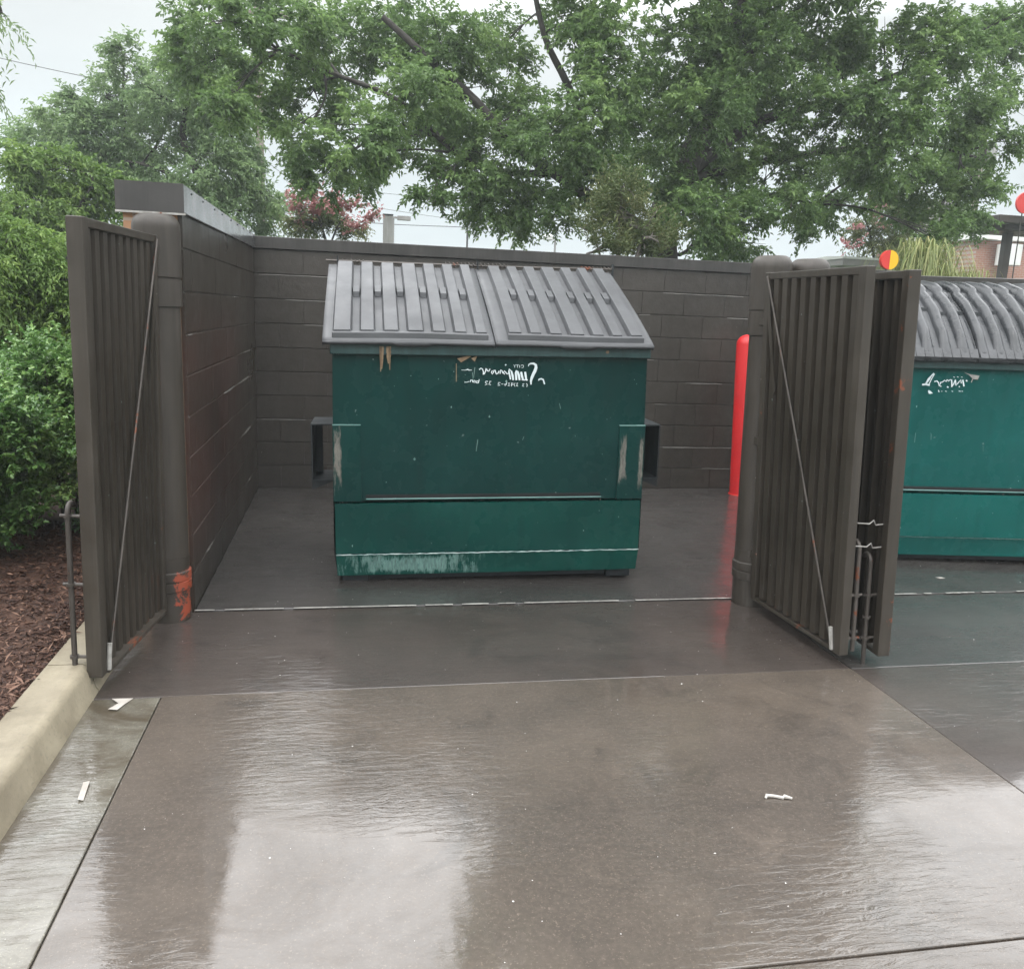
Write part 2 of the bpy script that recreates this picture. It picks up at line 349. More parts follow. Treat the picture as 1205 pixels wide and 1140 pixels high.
M['slab'] = wet_concrete('wet_brown_concrete', (0.048, 0.037, 0.028), (0.084, 0.066, 0.051))
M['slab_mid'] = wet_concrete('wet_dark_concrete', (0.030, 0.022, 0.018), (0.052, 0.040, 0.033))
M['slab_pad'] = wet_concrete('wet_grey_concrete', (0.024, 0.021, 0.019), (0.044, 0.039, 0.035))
M['gutter'] = wet_concrete('wet_pale_concrete', (0.060, 0.055, 0.043), (0.15, 0.138, 0.108), stain=(0.045, 0.032, 0.016), film=(0.01, 0.06), ripple=1.6)
M['joint'] = painted('joint_filler', (0.02, 0.018, 0.016), (0.035, 0.03, 0.028), streak=False, rough=(0.3, 0.6))
M['joint_pale'] = painted('pale_sealant_and_glint', (0.26, 0.25, 0.23), (0.42, 0.41, 0.38), streak=False, scale=8, rough=(0.2, 0.4))
def kerb_mat():
    m, nt, b = base_mat('kerb_concrete')
    n1 = noise(nt, 2.5, 6, 0.65); n2 = noise(nt, 50, 4, 0.7); n3 = noise(nt, 6, 5, 0.7)
    col = mix(nt, rng(nt, n1, 0.35, 0.65), (0.18, 0.153, 0.108), (0.27, 0.235, 0.168))
    col = mix(nt, rng(nt, n3, 0.5, 0.75, 0, 0.6), col, (0.12, 0.10, 0.065))
    col = mix(nt, rng(nt, n2, 0.55, 0.75, 0, 0.5), col, (0.10, 0.09, 0.07))
    nt.links.new(col, b.inputs['Base Color']); b.inputs['Roughness'].default_value = 0.55
    x = bump(nt, n2, 0.4, 0.004, None); bump(nt, n3, 0.2, 0.02, b.inputs['Normal'], x); return m
M['kerb'] = kerb_mat()
def simple_ground(name, c1, c2, scale=3, rough=0.9, bs=0.5):
    m, nt, b = base_mat(name)
    nt.links.new(mix(nt, rng(nt, noise(nt, scale, 8, 0.7), 0.35, 0.65), c1, c2), b.inputs['Base Color'])
    b.inputs['Roughness'].default_value = rough
    bump(nt, noise(nt, scale * 6, 6, 0.7), bs, 0.02, b.inputs['Normal']); return m
M['grass'] = simple_ground('damp_grass_ground', (0.03, 0.05, 0.02), (0.05, 0.075, 0.03))
M['mulch'] = simple_ground('mulch_bed', (0.045, 0.022, 0.014), (0.10, 0.050, 0.032), 14)
M['asphalt'] = simple_ground('damp_asphalt', (0.04, 0.04, 0.04), (0.06, 0.06, 0.06))
def attr_mat(name, ramp_cols, rough=0.5, transl=0.0, spec=0.4, tc=None):
    m, nt, b = base_mat(name)
    at_ = N(nt, 'ShaderNodeAttribute', attribute_name='tone')
    r = N(nt, 'ShaderNodeValToRGB'); e = r.color_ramp.elements
    e[0].color = (*ramp_cols[0], 1); e[1].color = (*ramp_cols[-1], 1)
    for i, c in enumerate(ramp_cols[1:-1]):
        q = e.new((i + 1) / (len(ramp_cols) - 1)); q.color = (*c, 1)
    nt.links.new(at_.outputs['Fac'], r.inputs[0])
    nt.links.new(r.outputs[0], b.inputs['Base Color'])
    b.inputs['Roughness'].default_value = rough; b.inputs['Specular IOR Level'].default_value = spec
    if transl:
        t = N(nt, 'ShaderNodeBsdfTranslucent'); nt.links.new(r.outputs[0], t.inputs[0])
        mx = N(nt, 'ShaderNodeMixShader', ins={0: transl}); nt.links.new(b.outputs[0], mx.inputs[1]); nt.links.new(t.outputs[0], mx.inputs[2])
        nt.links.new(mx.outputs[0], nt.nodes['Material Output'].inputs[0])
    return m
M['leaf_big'] = attr_mat('maple_leaves', [(0.095, 0.165, 0.055), (0.145, 0.240, 0.080), (0.235, 0.350, 0.115)], transl=0.45, rough=0.45)
M['leaf_far'] = attr_mat('far_tree_leaves', [(0.15, 0.23, 0.11), (0.21, 0.31, 0.14), (0.29, 0.40, 0.18)], transl=0.42)
M['leaf_light'] = attr_mat('light_green_leaves', [(0.100, 0.180, 0.045), (0.150, 0.250, 0.062), (0.240, 0.350, 0.090)], transl=0.42)
M['leaf_hedge'] = attr_mat('glossy_hedge_leaves', [(0.065, 0.155, 0.040), (0.125, 0.250, 0.065), (0.25, 0.40, 0.13)], rough=0.3, spec=0.55, transl=0.3)
M['leaf_olive'] = attr_mat('olive_leaves', [(0.09, 0.13, 0.05), (0.14, 0.18, 0.07), (0.24, 0.25, 0.11)], transl=0.3)
M['frond'] = attr_mat('yellow_green_fronds', [(0.12, 0.17, 0.06), (0.24, 0.28, 0.10), (0.42, 0.40, 0.18)], transl=0.3)
M['flower'] = attr_mat('pink_flowers', [(0.44, 0.18, 0.19), (0.52, 0.26, 0.26), (0.60, 0.36, 0.34)], transl=0.2)
M['chips'] = attr_mat('shredded_bark', [(0.030, 0.014, 0.010), (0.085, 0.040, 0.026), (0.22, 0.13, 0.09)], rough=0.75)
M['grit'] = attr_mat('pale_grit', [(0.12, 0.10, 0.09), (0.28, 0.26, 0.24), (0.60, 0.59, 0.57)], rough=0.4)
M['bark'] = painted('dark_bark', (0.030, 0.026, 0.022), (0.055, 0.048, 0.042), rough=(0.7, 0.9), scale=9, streak=False, bmp=0.6)
M['bark_grey'] = painted('grey_bark', (0.10, 0.09, 0.08), (0.16, 0.14, 0.12), rough=(0.7, 0.9), scale=9, streak=False)

# ------------------------------------------------------------------ ground
def slab(name, x0, x1, y0, y1, z, mat, h=0.1, g=0.0025, kind='structure'):
    mb = MB(); mb.span((x0 + g, y0 + g, z - h), (x1 - g, y1 - g, z))
    return tag(mk(name, mb, mat, bevel=0.004, segs=2), kind=kind)
mb = MB(); mb.add([(-600, -600, -0.06), (600, -600, -0.06), (600, 900, -0.06), (-600, 900, -0.06)], [(0, 1, 2, 3)])
tag(mk('ground', mb, M['grass']), kind='structure')
mb = MB(); mb.add([(-0.5, -12, -0.014), (30, -12, -0.014), (30, 0.25, -0.014), (-0.5, 0.25, -0.014)], [(0, 1, 2, 3)])
tag(mk('joint_bed', mb, M['joint']), kind='structure')
YT, YJ, YB, XR = -3.16, -4.175, -5.9, 3.133
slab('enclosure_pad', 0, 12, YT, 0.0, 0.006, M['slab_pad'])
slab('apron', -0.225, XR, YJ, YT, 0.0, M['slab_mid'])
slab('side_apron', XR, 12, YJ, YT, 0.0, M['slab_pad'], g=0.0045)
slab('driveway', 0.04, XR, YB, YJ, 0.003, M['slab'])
slab('lower_driveway', 0.04, XR, -12, YB, 0.0, M['slab'])
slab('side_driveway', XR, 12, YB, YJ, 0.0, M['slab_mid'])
slab('lower_side_driveway', XR, 12, -12, YB, 0.0, M['slab_mid'])
slab('gutter', -0.225, 0.04, -12, YJ, 0.0, M['gutter'], g=0.003)
# pale sealant and its painted wet glint, irregular along the threshold joint
mb = MB(); rr = random.Random(3)
xs = [i * 0.05 for i in range(int(6.0 / 0.05))]
for i in range(len(xs) - 1):
    if rr.random() < (0.12 if xs[i] < 3.2 else 0.5): continue
    a = 0.006 + 0.006 * rr.random(); b_ = 0.006 + 0.006 * rr.random()
    mb.add([(xs[i], YT - a, 0.0085), (xs[i + 1], YT - b_, 0.0085), (xs[i + 1], YT + b_ * .7, 0.0085), (xs[i], YT + a * .7, 0.0085)], [(0, 1, 2, 3)])
tag(mk('joint_sealant_glint', mb, M['joint_pale']), kind='structure')
# asphalt road far behind
mb = MB(); mb.add([(-80, 18, -0.03), (120, 18, -0.03), (120, 30, -0.03), (-80, 30, -0.03)], [(0, 1, 2, 3)])
tag(mk('road', mb, M['asphalt']), kind='structure')

# kerb: sections with joints, profile in x-z
prof = [(-0.415, -0.05), (-0.415, 0.112), (-0.405, 0.121), (-0.275, 0.121), (-0.255, 0.112), (-0.245, 0.095), (-0.228, 0.020), (-0.218, 0.004), (-0.218, -0.05)]
mb = MB()
ys = [-12, -9.2, -6.65, -4.098, -3.2, 3.0]
for a, b_ in zip(ys[:-1], ys[1:]):
    n = max(2, int((b_ - a) / 0.3))
    for k in range(1): mb.prism([(p[0], p[1]) for p in prof], a + 0.004, b_ - 0.004, 'y')
k_ = mk('kerb', mb, M['kerb'], smooth=True, auto=50); tag(k_, kind='structure')
# pale daub on the kerb face
# mulch bed
def zm(x, y): return 0.10 + 0.03 * math.sin(x * 2.1 + 1) * math.cos(y * 1.3) + 0.012 * math.sin(x * 9 + y * 7)
mb = MB(); mb.grid(lambda u, v: (-0.412 - 7 * u, -10 + 13 * v, zm(-0.412 - 7 * u, -10 + 13 * v) - 0.03 * (u < 0.001)), 60, 90)
tag(mk('mulch_bed', mb, M['mulch'], smooth=True), kind='structure')

def np_mesh(name, V, Fa, mat, tone=None, parent=None):
    """V (n,3), Fa (m,k) all faces of one size"""
    me = bpy.data.meshes.new(name); n, (mf, k) = len(V), Fa.shape
    me.vertices.add(n); me.vertices.foreach_set('co', np.asarray(V, np.float32).ravel())
    me.loops.add(mf * k); me.loops.foreach_set('vertex_index', Fa.astype(np.int32).ravel())
    me.polygons.add(mf); me.polygons.foreach_set('loop_start', np.arange(0, mf * k, k, dtype=np.int32))
    me.polygons.foreach_set('loop_total', np.full(mf, k, np.int32))
    me.update(calc_edges=True)
    if tone is not None:
        a = me.attributes.new('tone', 'FLOAT', 'POINT'); a.data.foreach_set('value', np.asarray(tone, np.float32))
    me.materials.append(mat)
    o = bpy.data.objects.new(name, me); C.objects.link(o)
    if parent: o.parent = parent
    return o
def unit(a): return a / (np.linalg.norm(a, axis=-1, keepdims=True) + 1e-9)
def leaf_arrays(P, D, Nn, L, Wd, curl=0.25, fold=0.25):
    """one leaf per row: base P, direction D, rough normal Nn"""
    D = unit(D); S = unit(np.cross(D, Nn)); Nn = np.cross(S, D)
    L = L[:, None]; Wd = Wd[:, None]
    b = P; mid = P + D * L * 0.45 
    l = mid + S * Wd * 0.5 + Nn * Wd * fold; r = mid - S * Wd * 0.5 + Nn * Wd * fold
    t = P + D * L - Nn * L * curl
    V = np.stack([b, l, t, r], 1).reshape(-1, 3); n = len(P)
    i = np.arange(n)[:, None] * 4
    F = np.concatenate([i + np.array([[0, 1, 2]]), i + np.array([[0, 2, 3]])], 1).reshape(-1, 3)
    return V, F
def foliage(name, mat, blobs, rg, spray_n, per, L, W, twig, droop, parent, clump=0.5, up=0.35, flat=False, shell=0.35):
    """blobs: (centre, radii, weight). Sprays of leaves sit on drooping twigs inside the blobs."""
    P0 = []; T0 = []; O0 = []
    wts = np.array([b[2] * (b[1][0] * b[1][1] * b[1][2]) ** (2 / 3.0) for b in blobs]); wts /= wts.sum()
    for (c, r, wt), ww in zip(blobs, wts):
        n = max(3, int(spray_n * ww))
        # sub-clumps inside a blob give the crown its light and dark masses
        nc = max(3, n // 14)
        cc = rg.normal(size=(nc, 3)); cc = unit(cc) * (rg.random((nc, 1)) ** shell)
        k = rg.integers(0, nc, n)
        q = cc[k] * 0.9 + rg.normal(size=(n, 3)) * 0.16 * clump * 2
        P0.append(np.array(c) + q * np.array(r)); O0.append(unit(q + np.array([0, 0, 0.2])))
        T0.append(np.clip(0.5 + 0.22 * rg.normal(size=nc)[k] + 0.1 * rg.normal(size=n), 0, 1))
    P0 = np.concatenate(P0); O0 = np.concatenate(O0); T0 = np.concatenate(T0); n = len(P0)
    d = unit(O0 * [1, 1, 0.5] + rg.normal(size=(n, 3)) * 0.45 + np.array([0, 0, -droop * 0.3]))
    tl = twig * (0.6 + 0.8 * rg.random(n))
    s = (np.arange(per) + 0.5) / per
    base = P0[:, None] + d[:, None] * (tl[:, None, None] * s[None, :, None]) + np.array([0, 0, -1]) * (droop * tl[:, None, None] * s[None, :, None] ** 2)
    td = unit(d[:, None] + np.array([0, 0, -1]) * (2 * droop * s[None, :, None]))
    side = unit(np.cross(td, np.array([0, 0, 1.0])) + 1e-4)
    sg = np.where(np.arange(per) % 2 == 0, 1, -1)[None, :, None]
    ld = unit(td * 0.6 + side * sg * 0.8 + rg.normal(size=(n, per, 3)) * 0.5 + np.array([0, 0, -droop * 0.4]))
    nn = unit(np.array([0, 0, 1.0]) + rg.normal(size=(n, per, 3)) * 0.45)
    ll = L * (0.65 + 0.6 * rg.random((n, per))); wd = W * (0.7 + 0.5 * rg.random((n, per)))
    V, F = leaf_arrays(base.reshape(-1, 3), ld.reshape(-1, 3), nn.reshape(-1, 3), ll.ravel(), wd.ravel())
    tone = np.clip(np.repeat(T0, per) + 0.20 * rg.normal(size=n * per), 0, 1)
    return np_mesh(name, V, F, mat, np.repeat(tone, 4), parent)

# mulch chips
rg = np.random.default_rng(11)
n = 26000
x = -0.43 - 2.6 * rg.random(n) ** 1.5; y = -6.3 + 4.6 * rg.random(n)
zz = np.array([zm(a, b) for a, b in zip(x, y)]) + 0.004 + 0.012 * rg.random(n)
D = rg.normal(size=(n, 3)) * [1, 1, 0.25]; Nn = np.array([0, 0, 1.0]) + rg.normal(size=(n, 3)) * 0.5
V, F = leaf_arrays(np.stack([x, y, zz], 1), D, Nn, 0.02 + 0.05 * rg.random(n) ** 2, 0.005 + 0.009 * rg.random(n), 0.1, 0.2)
tag(np_mesh('mulch_chips', V, F, M['chips'], np.repeat(rg.random(n) ** 1.6, 4)), 'shredded red brown bark mulch covering the planting bed', 'mulch', kind='stuff')
# grit and droplets lying on the concrete
n = 1500
x = -0.2 + 5.6 * rg.random(n); y = -6.3 + 5.8 * rg.random(n); s = 0.0010 + 0.0028 * rg.random(n) ** 5
z0 = np.where(y > YT, 0.0065, 0.0035)
oc = np.array([(1, 0, 0), (0, 1, 0), (-1, 0, 0), (0, -1, 0), (0, 0, 0.7)])
V = (np.stack([x, y, z0], 1)[:, None] + oc[None] * s[:, None, None] * (0.5 + rg.random((n, 5, 1)))).reshape(-1, 3)
F = (np.arange(n)[:, None, None] * 5 + np.array([[0, 1, 4], [1, 2, 4], [2, 3, 4], [3, 0, 4]])[None]).reshape(-1, 3)
tag(np_mesh('grit', V, F, M['grit'], np.repeat(rg.random(n), 5)), 'pale grit specks scattered over the wet concrete', 'grit', kind='stuff')

# ------------------------------------------------------------------ block walls
def block_wall(name, L, th, courses, mat, parent, seed, zc=0.203, lip=0.30, x0=0.0):
    """wall along +x from 0..L, visible face at y=0 (towards -y), thickness to +y"""
    rr = random.Random(seed); mb = MB()
    mb.span((x0, 0.005, -0.05), (L, th, courses * zc))
    for c in range(courses):
        z0, z1 = c * zc + 0.004, (c + 1) * zc - 0.003
        xx = 0.0 if c % 2 else -0.2
        while xx < L:
            a = max(0, xx); b_ = min(L, xx + 0.4)
            if b_ - a > 0.02:
                p = 0.0015 * rr.random(); t1 = rr.uniform(-.0006, .0006); e = 0.005
                g = 0.0012
                F0 = -p
                V = [(a + g, 0.0055, z0), (b_ - g, 0.0055, z0), (a + g, 0.0055, z1), (b_ - g, 0.0055, z1),
                     (a + g + .0006, F0, z0 + e), (b_ - g - .0006, F0 + t1, z0 + e), (a + g + .0006, F0, z1 - 0.002), (b_ - g - .0006, F0 + t1, z1 - 0.002)]
                mb.add(V, [(4, 5, 7, 6), (0, 1, 5, 4), (6, 7, 3, 2), (0, 4, 6, 2), (5, 1, 3, 7)])
            xx += 0.4
    wall_ = mk(name, mb, mat, parent); mb = MB()
    # lips of mortar: irregular beads that stand proud of the joints
    for c in range(1, courses + 1):
        xx = 0.04
        while xx < L - 0.3:
            ln = rr.uniform(0.08, 0.55)
            if rr.random() < lip:
                z = c * zc + rr.uniform(-0.004, 0.0); n = max(2, int(ln / 0.05)); h = rr.uniform(0.002, 0.005)
                x1 = min(L - 0.04, xx + ln)
                for k in range(n):
                    xa = xx + (x1 - xx) * k / n; xb = xx + (x1 - xx) * (k + 1) / n; o = rr.uniform(-.0012, .0012)
                    d1 = rr.uniform(0.003, 0.008)
                    mb.hexa([Vector(q) for q in ((xa, -d1, z - h + o), (xb, -d1, z - h + o), (xa, 0.01, z - h + o), (xb, 0.01, z - h + o), (xa, -d1 * 0.6, z + o), (xb, -d1 * 0.6, z + o), (xa, 0.01, z + o + .004), (xb, 0.01, z + o + .004))])
            xx += ln
    return wall_, mk('mortar_lips', mb, M['mortar'], wall_)
LB = 6.05
bw = thing('block_wall', (0, 0, 0), 'dark brown painted concrete block wall behind the slant lid dumpster with metal coping', 'wall')
block_wall('blockwork', LB, 0.2, 10, M['cmu'], bw, 5, x0=-0.08)
mb = MB(); mb.prism([(-0.022, 2.033), (-0.028, 2.128), (0.20, 2.142), (0.225, 2.13), (0.225, 2.033)], -0.28, LB, 'x')
mk('coping', mb, M['flash_face'], bw, bevel=0.003)
a = R(4)
bw2 = thing('block_wall', (LB + 0.005, 0, 0), 'dark brown block wall behind the wavy lid dumpster at far right', 'wall', rot=(0, 0, -R(20)))
block_wall('blockwork', 4.5, 0.2, 10, M['cmu'], bw2, 8)
mb = MB(); mb.prism([(-0.022, 2.033), (-0.028, 2.092), (0.20, 2.108), (0.225, 2.10), (0.225, 2.033)], 0, 4.5, 'x'); mk('coping', mb, M['flash_face'], bw2, bevel=0.003)
# left wall: its face looks to +x
lw = thing('side_wall', (0, 0, 0), 'dark side block wall left of the dumpster with shiny metal cap and tan brick end', 'wall')
for o in block_wall('blockwork', 3.17, 0.17, 10, M['cmu_red'], lw, 21, lip=0.10):
    me = o.data      # turned so that the face looks to +x
    for v in me.vertices:
        x_, y_, z_ = v.co; v.co = (-y_, -3.14 + x_, z_)
    me.update()
mb = MB(); mb.span((-0.26, -3.135, -0.05), (-0.172, 0.22, 2.02)); mk('brick_backing', mb, M['brick'], lw)
mb = MB(); mb.span((-0.26, -3.16, -0.05), (-0.02, -3.141, 1.982)); mk('brick_end', mb, M['brick'], lw)
mb = MB()
Pc = []
for (yy, zb, zt) in ((-3.18, 1.987, 2.122), (-0.032, 2.031, 2.136)):
    Pc += [(-0.285, yy, zb), (0.018, yy, zb), (-0.285, yy, zt - 0.006), (0.018, yy, zt)]
mb.add(Pc, [(0, 1, 3, 2), (4, 6, 7, 5), (0, 2, 6, 4), (1, 5, 7, 3), (2, 3, 7, 6), (0, 4, 5, 1)])
mk('coping', mb, M['flash'], lw, bevel=0.004)
mb = MB()
for k in range(9):
    yy = -2.95 + k * 0.36 + random.uniform(-.05, .05); mb.lathe([(0.006, 0), (0.004, 0.004)], (0, 0, 0), 8)
    vs = mb.v[-16:]; mb.v[-16:] = [(0.018 + z_, yy + x_, 2.10 + y_ + 0.003 * k) for x_, y_, z_ in vs]
mk('coping_screws', mb, M['dark_steel'], lw)
mb = MB(); mb.span((-0.287, -3.187, 1.978), (0.024, -3.183, 1.988)); mk('drip_edge', mb, M['bare'], lw)
mb = MB(); mb.span((-0.286, -3.1845, 1.990), (0.019, -3.181, 2.121)); mk('coping_end', mb, M['flash_face'], lw)

# ------------------------------------------------------------------ gate posts
def orange_mat():
    m, nt, b = base_mat('post_with_peeling_orange')
    col = mix(nt, rng(nt, noise(nt, 5, 5), 0.35, 0.65), (0.027, 0.0215, 0.0160), (0.038, 0.031, 0.024))
    tc = N(nt, 'ShaderNodeTexCoord'); sp = N(nt, 'ShaderNodeSeparateXYZ'); nt.links.new(tc.outputs['Object'], sp.inputs[0])
    band = math_(nt, 'MULTIPLY', rng(nt, sp.outputs[2], 0.30, 0.24, 0, 1), rng(nt, sp.outputs[0], 0.02, 0.06, 0.1, 1))
    band = math_(nt, 'MULTIPLY', band, rng(nt, sp.outputs[2], -0.01, 0.06, 0.3, 1))
    nz = noise(nt, 11, 7, 0.75, dist=1.5)
    f = rng(nt, math_(nt, 'MULTIPLY', band, rng(nt, nz, 0.38, 0.62)), 0.34, 0.40)
    col = mix(nt, f, col, (0.26, 0.052, 0.024)); nt.links.new(col, b.inputs['Base Color'])
    b.inputs['Roughness'].default_value = 0.45; bump(nt, f, 0.3, 0.003, b.inputs['Normal'], None); return m
M['orange_post'] = orange_mat()
def gate_post(loc, label, h, base_mat_, tilt=0.0, r=0.096, collar=True):
    t = thing('gate_post', loc, label, 'post', 'round steel gate posts', (0, tilt, 0))
    mb = MB(); mb.tube([(0, 0, 0.0), (0, 0, 0.33)], r, 28); mk('post_base', mb, base_mat_, t, smooth=True)
    mb = MB(); mb.tube([(0, 0, 0.3305), (0, 0, h - 0.10)], r - 0.001, 28); mk('pipe', mb, M['brown_pipe'], t, smooth=True)
    s = h - 0.42
    mb = MB(); prof = [(r + .001, s), (r + .009, s + .002), (r + .009, s + 0.155), (r + .004, s + 0.157), (r + .004, s + .163), (r + .008, s + .166), (r + .008, h - 0.072)]
    prof = [(r + .001, s), (r + .009, s + .002), (r + .009, s + 0.125), (r + .004, s + 0.127), (r + .004, s + .133), (r + .010, s + .136), (r + .011, h - 0.075)]
    for k in range(7):
        a = k / 6 * R(90); prof.append(((r + 0.011) * (0.55 + 0.45 * math.cos(a)) if k < 6 else 0.03, h - 0.06 + 0.06 * math.sin(a)))
    mb.lathe(prof); mk('post_cap', mb, M['brown_pipe'], t, smooth=True, auto=35)
    if collar:
        mb = MB(); mb.lathe([(r + .002, 0.16), (r + .008, 0.163), (r + .008, 0.205), (r + .003, .208), (r + .003, .212), (r + .008, .215), (r + .008, 0.255), (r + .001, 0.26)]); mk('collar', mb, base_mat_, t, smooth=True, auto=35)
    return t
gate_post((-0.10, -3.235, 0), 'round brown gate post at left with peeling orange paint at its foot', 1.972, M['orange_post'], tilt=0.0)
gate_post((3.065, -3.22, 0), 'round brown gate post behind the red bollard side, left of the pair', 1.945, M['brown_pipe'], tilt=-0.028)
gate_post((3.295, -3.21, 0), 'round brown gate post of the middle pair, mostly hidden behind the open gate', 1.94, M['brown_pipe'], tilt=-0.03)
# caulk chips at post foot
# ------------------------------------------------------------------ gates
def make_gate(loc, ang, L, label, side, tilt, w_=0.07, z0=0.07, z1=1.86, nrib=9, rodz=0.72, brace=True, rust_end=False):
    """leaf runs along local -y from the hinge; 'side' +1: face with brace and bolts looks +x; -1: looks -x"""
    t = thing('gate', loc, label, 'gate', 'corrugated steel gate leaves standing open', (0, tilt, ang))
    mb = MB(); mb.span((-w_ / 2, -L, z0), (w_ / 2, -L + 0.05, z1)); mk('end_tube', mb, M['brown_rusty'] if rust_end else M['brown_metal'], t, bevel=0.004)
    mb = MB(); mb.span((-0.025, -0.045, z0), (0.025, 0.0, z1)); mk('hinge_tube', mb, M['brown_rusty'], t, bevel=0.004)
    mb = MB(); mb.span((-w_ / 2 + .002, -L + 0.0505, z1 - 0.036), (w_ / 2 - .002, -0.0455, z1 - 0.002)); mk('top_rail', mb, M['brown_metal'], t, bevel=0.003)
    mb = MB(); mb.span((-w_ / 2 + .002, -L + 0.0505, z0), (w_ / 2 + 0.008, -0.0455, z0 + 0.018)); mk('bottom_rail', mb, M['brown_rusty'], t, bevel=0.002)
    # corrugated sheet
    y0, y1 = -L + 0.051, -0.046; pitch = (y1 - y0) / nrib; pts = []
    for k in range(nrib):
        a = y0 + k * pitch
        pts += [(0.020, a), (0.020, a + pitch * 0.50), (-0.016, a + pitch * 0.60), (-0.016, a + pitch * 0.88)]
    pts.append((0.020, y1))
    V = []; 
    for (x_, y_) in pts: V += [(x_ * side, y_, z0 + 0.03), (x_ * side, y_, z1 - 0.037)]
    mb = MB(); mb.add(V, [(2 * i, 2 * i + 2, 2 * i + 3, 2 * i + 1) for i in range(len(pts) - 1)])
    o = mk('corrugated_sheet', mb, M['brown_panel'], t)
    s = o.modifiers.new('thick', 'SOLIDIFY'); s.thickness = 0.002; s.offset = 0
    b = o.modifiers.new('bevel', 'BEVEL'); b.width = 0.003; b.segments = 2; b.limit_method = 'ANGLE'; b.angle_limit = R(30)
    if brace:
        xx = side * (w_ / 2 + 0.004)
        mb = MB(); mb.tube([(xx, -0.03, z1 - 0.02), (xx + side * 0.004, -L * 0.45, (z0 + z1) / 2 + 0.1), (xx, -L + 0.055, z0 + 0.02)], 0.0055, 8); mk('diagonal_rod', mb, M['rod'], t, smooth=True)
        mb = MB(); dy = 0.05
        mb.add([(xx, -0.012, z1 - .05), (xx, -0.05, z1 - 0.05), (xx, -0.16, z1 - 0.60), (xx, -0.145, z1 - 0.62)], [(0, 1, 2, 3)])
        o = mk('brace_strap', mb, M['brown_metal'], t); s = o.modifiers.new('thick', 'SOLIDIFY'); s.thickness = 0.003
        mb = MB(); mb.tube([(xx, -L + 0.075, z0 + 0.12), (xx, -L + 0.057, z0 + 0.012)], 0.010, 8); mk('turnbuckle', mb, M['bare'], t, smooth=True)
    # hinge knuckles
    for z in (z0 + 0.25, (z0 + z1) / 2, z1 - 0.25):
        mb = MB(); mb.tube([(0, 0.012, z - 0.06), (0, 0.012, z + 0.06)], 0.014, 10); mb.span((-0.02, 0.0, z - 0.02), (0.02, 0.05, z + 0.02)); mk('hinge', mb, M['brown_rusty'], t, smooth=True)
    return t
def bolt(parent, x, y, zt, zb, guides, hook=(0, 1), r=0.011):
    mb = MB(); hx, hy = hook
    pts = [(x, y, zb), (x, y, zt - 0.05)] + [(x + hx * 0.03 * (1 - math.cos(a)), y + hy * 0.03 * (1 - math.cos(a)), zt - 0.05 + 0.035 * math.sin(a)) for a in (R(25), R(50), R(75), R(100), R(125), R(150))]
    mb.tube(pts, r, 10); b = mk('drop_bolt', mb, M['rod'], parent, smooth=True)
    for z, dx, dy in guides:
        mb = MB(); mb.tube([(x + dx[0], y + dy, z), (x + dx[1], y + dy, z)], 0.007, 8); mb.lathe([(0.018, -0.006), (0.018, 0.006)], (x, y, z), 12)
        mk('bolt_guide', mb, M['rod'], b, smooth=True)
    return b
ga = math.atan2(-0.095, 0.83)   # left leaf swings slightly outwards
gL = make_gate((-0.125, -3.325, 0), -0.118, 0.815, 'brown corrugated gate leaf standing open at far left beside the kerb', 1, 0.012, w_=0.062, z0=0.075, z1=1.872)
bolt(gL, -0.085, -0.79, 0.80, 0.085, [(0.74, (-0.03, 0.06), 0), (0.46, (-0.03, 0.05), 0), (0.155, (-0.01, 0.06), 0)])
gR = make_gate((3.045, -3.33, 0), 0.055, 0.84, 'brown corrugated gate leaf with diagonal brace, open right of the flat lid dumpster', -1, -0.055, w_=0.048, z0=0.065, z1=1.852, nrib=9)
bolt(gR, 0.072, -0.80, 0.62, -0.005 + 0.07, [(0.345, (-0.03, 0.03), 0), (0.13, (-0.03, 0.03), 0)])
gS = make_gate((3.33, -3.325, 0), -0.045, 0.86, 'brown corrugated gate leaf with a rusty corner, standing open nearest the wavy lid dumpster', 1, -0.050, w_=0.06, z0=0.06, z1=1.845, brace=False, rust_end=True)
bolt(gS, -0.068, -0.80, 0.56, 0.0, [(0.35, (-0.02, 0.05), 0), (0.24, (-0.02, 0.02), 0), (0.135, (-0.02, 0.05), 0)])
# twisted wires that tie the two leaves together
for z in (0.70, 0.59):
    mb = MB(); mb.tube([(3.10, -4.13, z + 0.0), (3.16, -4.135, z - 0.003), (3.18, -4.135, z + 0.014), (3.19, -4.138, z - 0.008), (3.26, -4.135, z - 0.002)], 0.0035, 6)
    o = mk('tie_wire', mb, M['bare'], smooth=True)
    tag(o, ('upper' if z > 0.65 else 'lower') + ' twisted steel wire tying the two right gate leaves together', 'wire', 'tie wires between the right gate leaves')

# ------------------------------------------------------------------ bollard
t = thing('bollard', (4.40, -0.265, 0), 'bright red domed bollard standing in front of the back wall', 'bollard', rot=(0, -0.045, 0))
mb = MB(); r = 0.098
mb.lathe([(r, 0.0), (r, 1.40)] + [(r * math.cos(a), 1.40 + 0.085 * math.sin(a)) for a in (R(15), R(30), R(45), R(60), R(75), R(87))], n=36)
mk('sleeve', mb, M['red'], t, smooth=True)
mb = MB(); mb.lathe([(r + 0.012, 0.004), (r + 0.010, 0.016), (r + 0.001, 0.018)], n=36); mk('base_ring', mb, M['red_sign'], t, smooth=True)

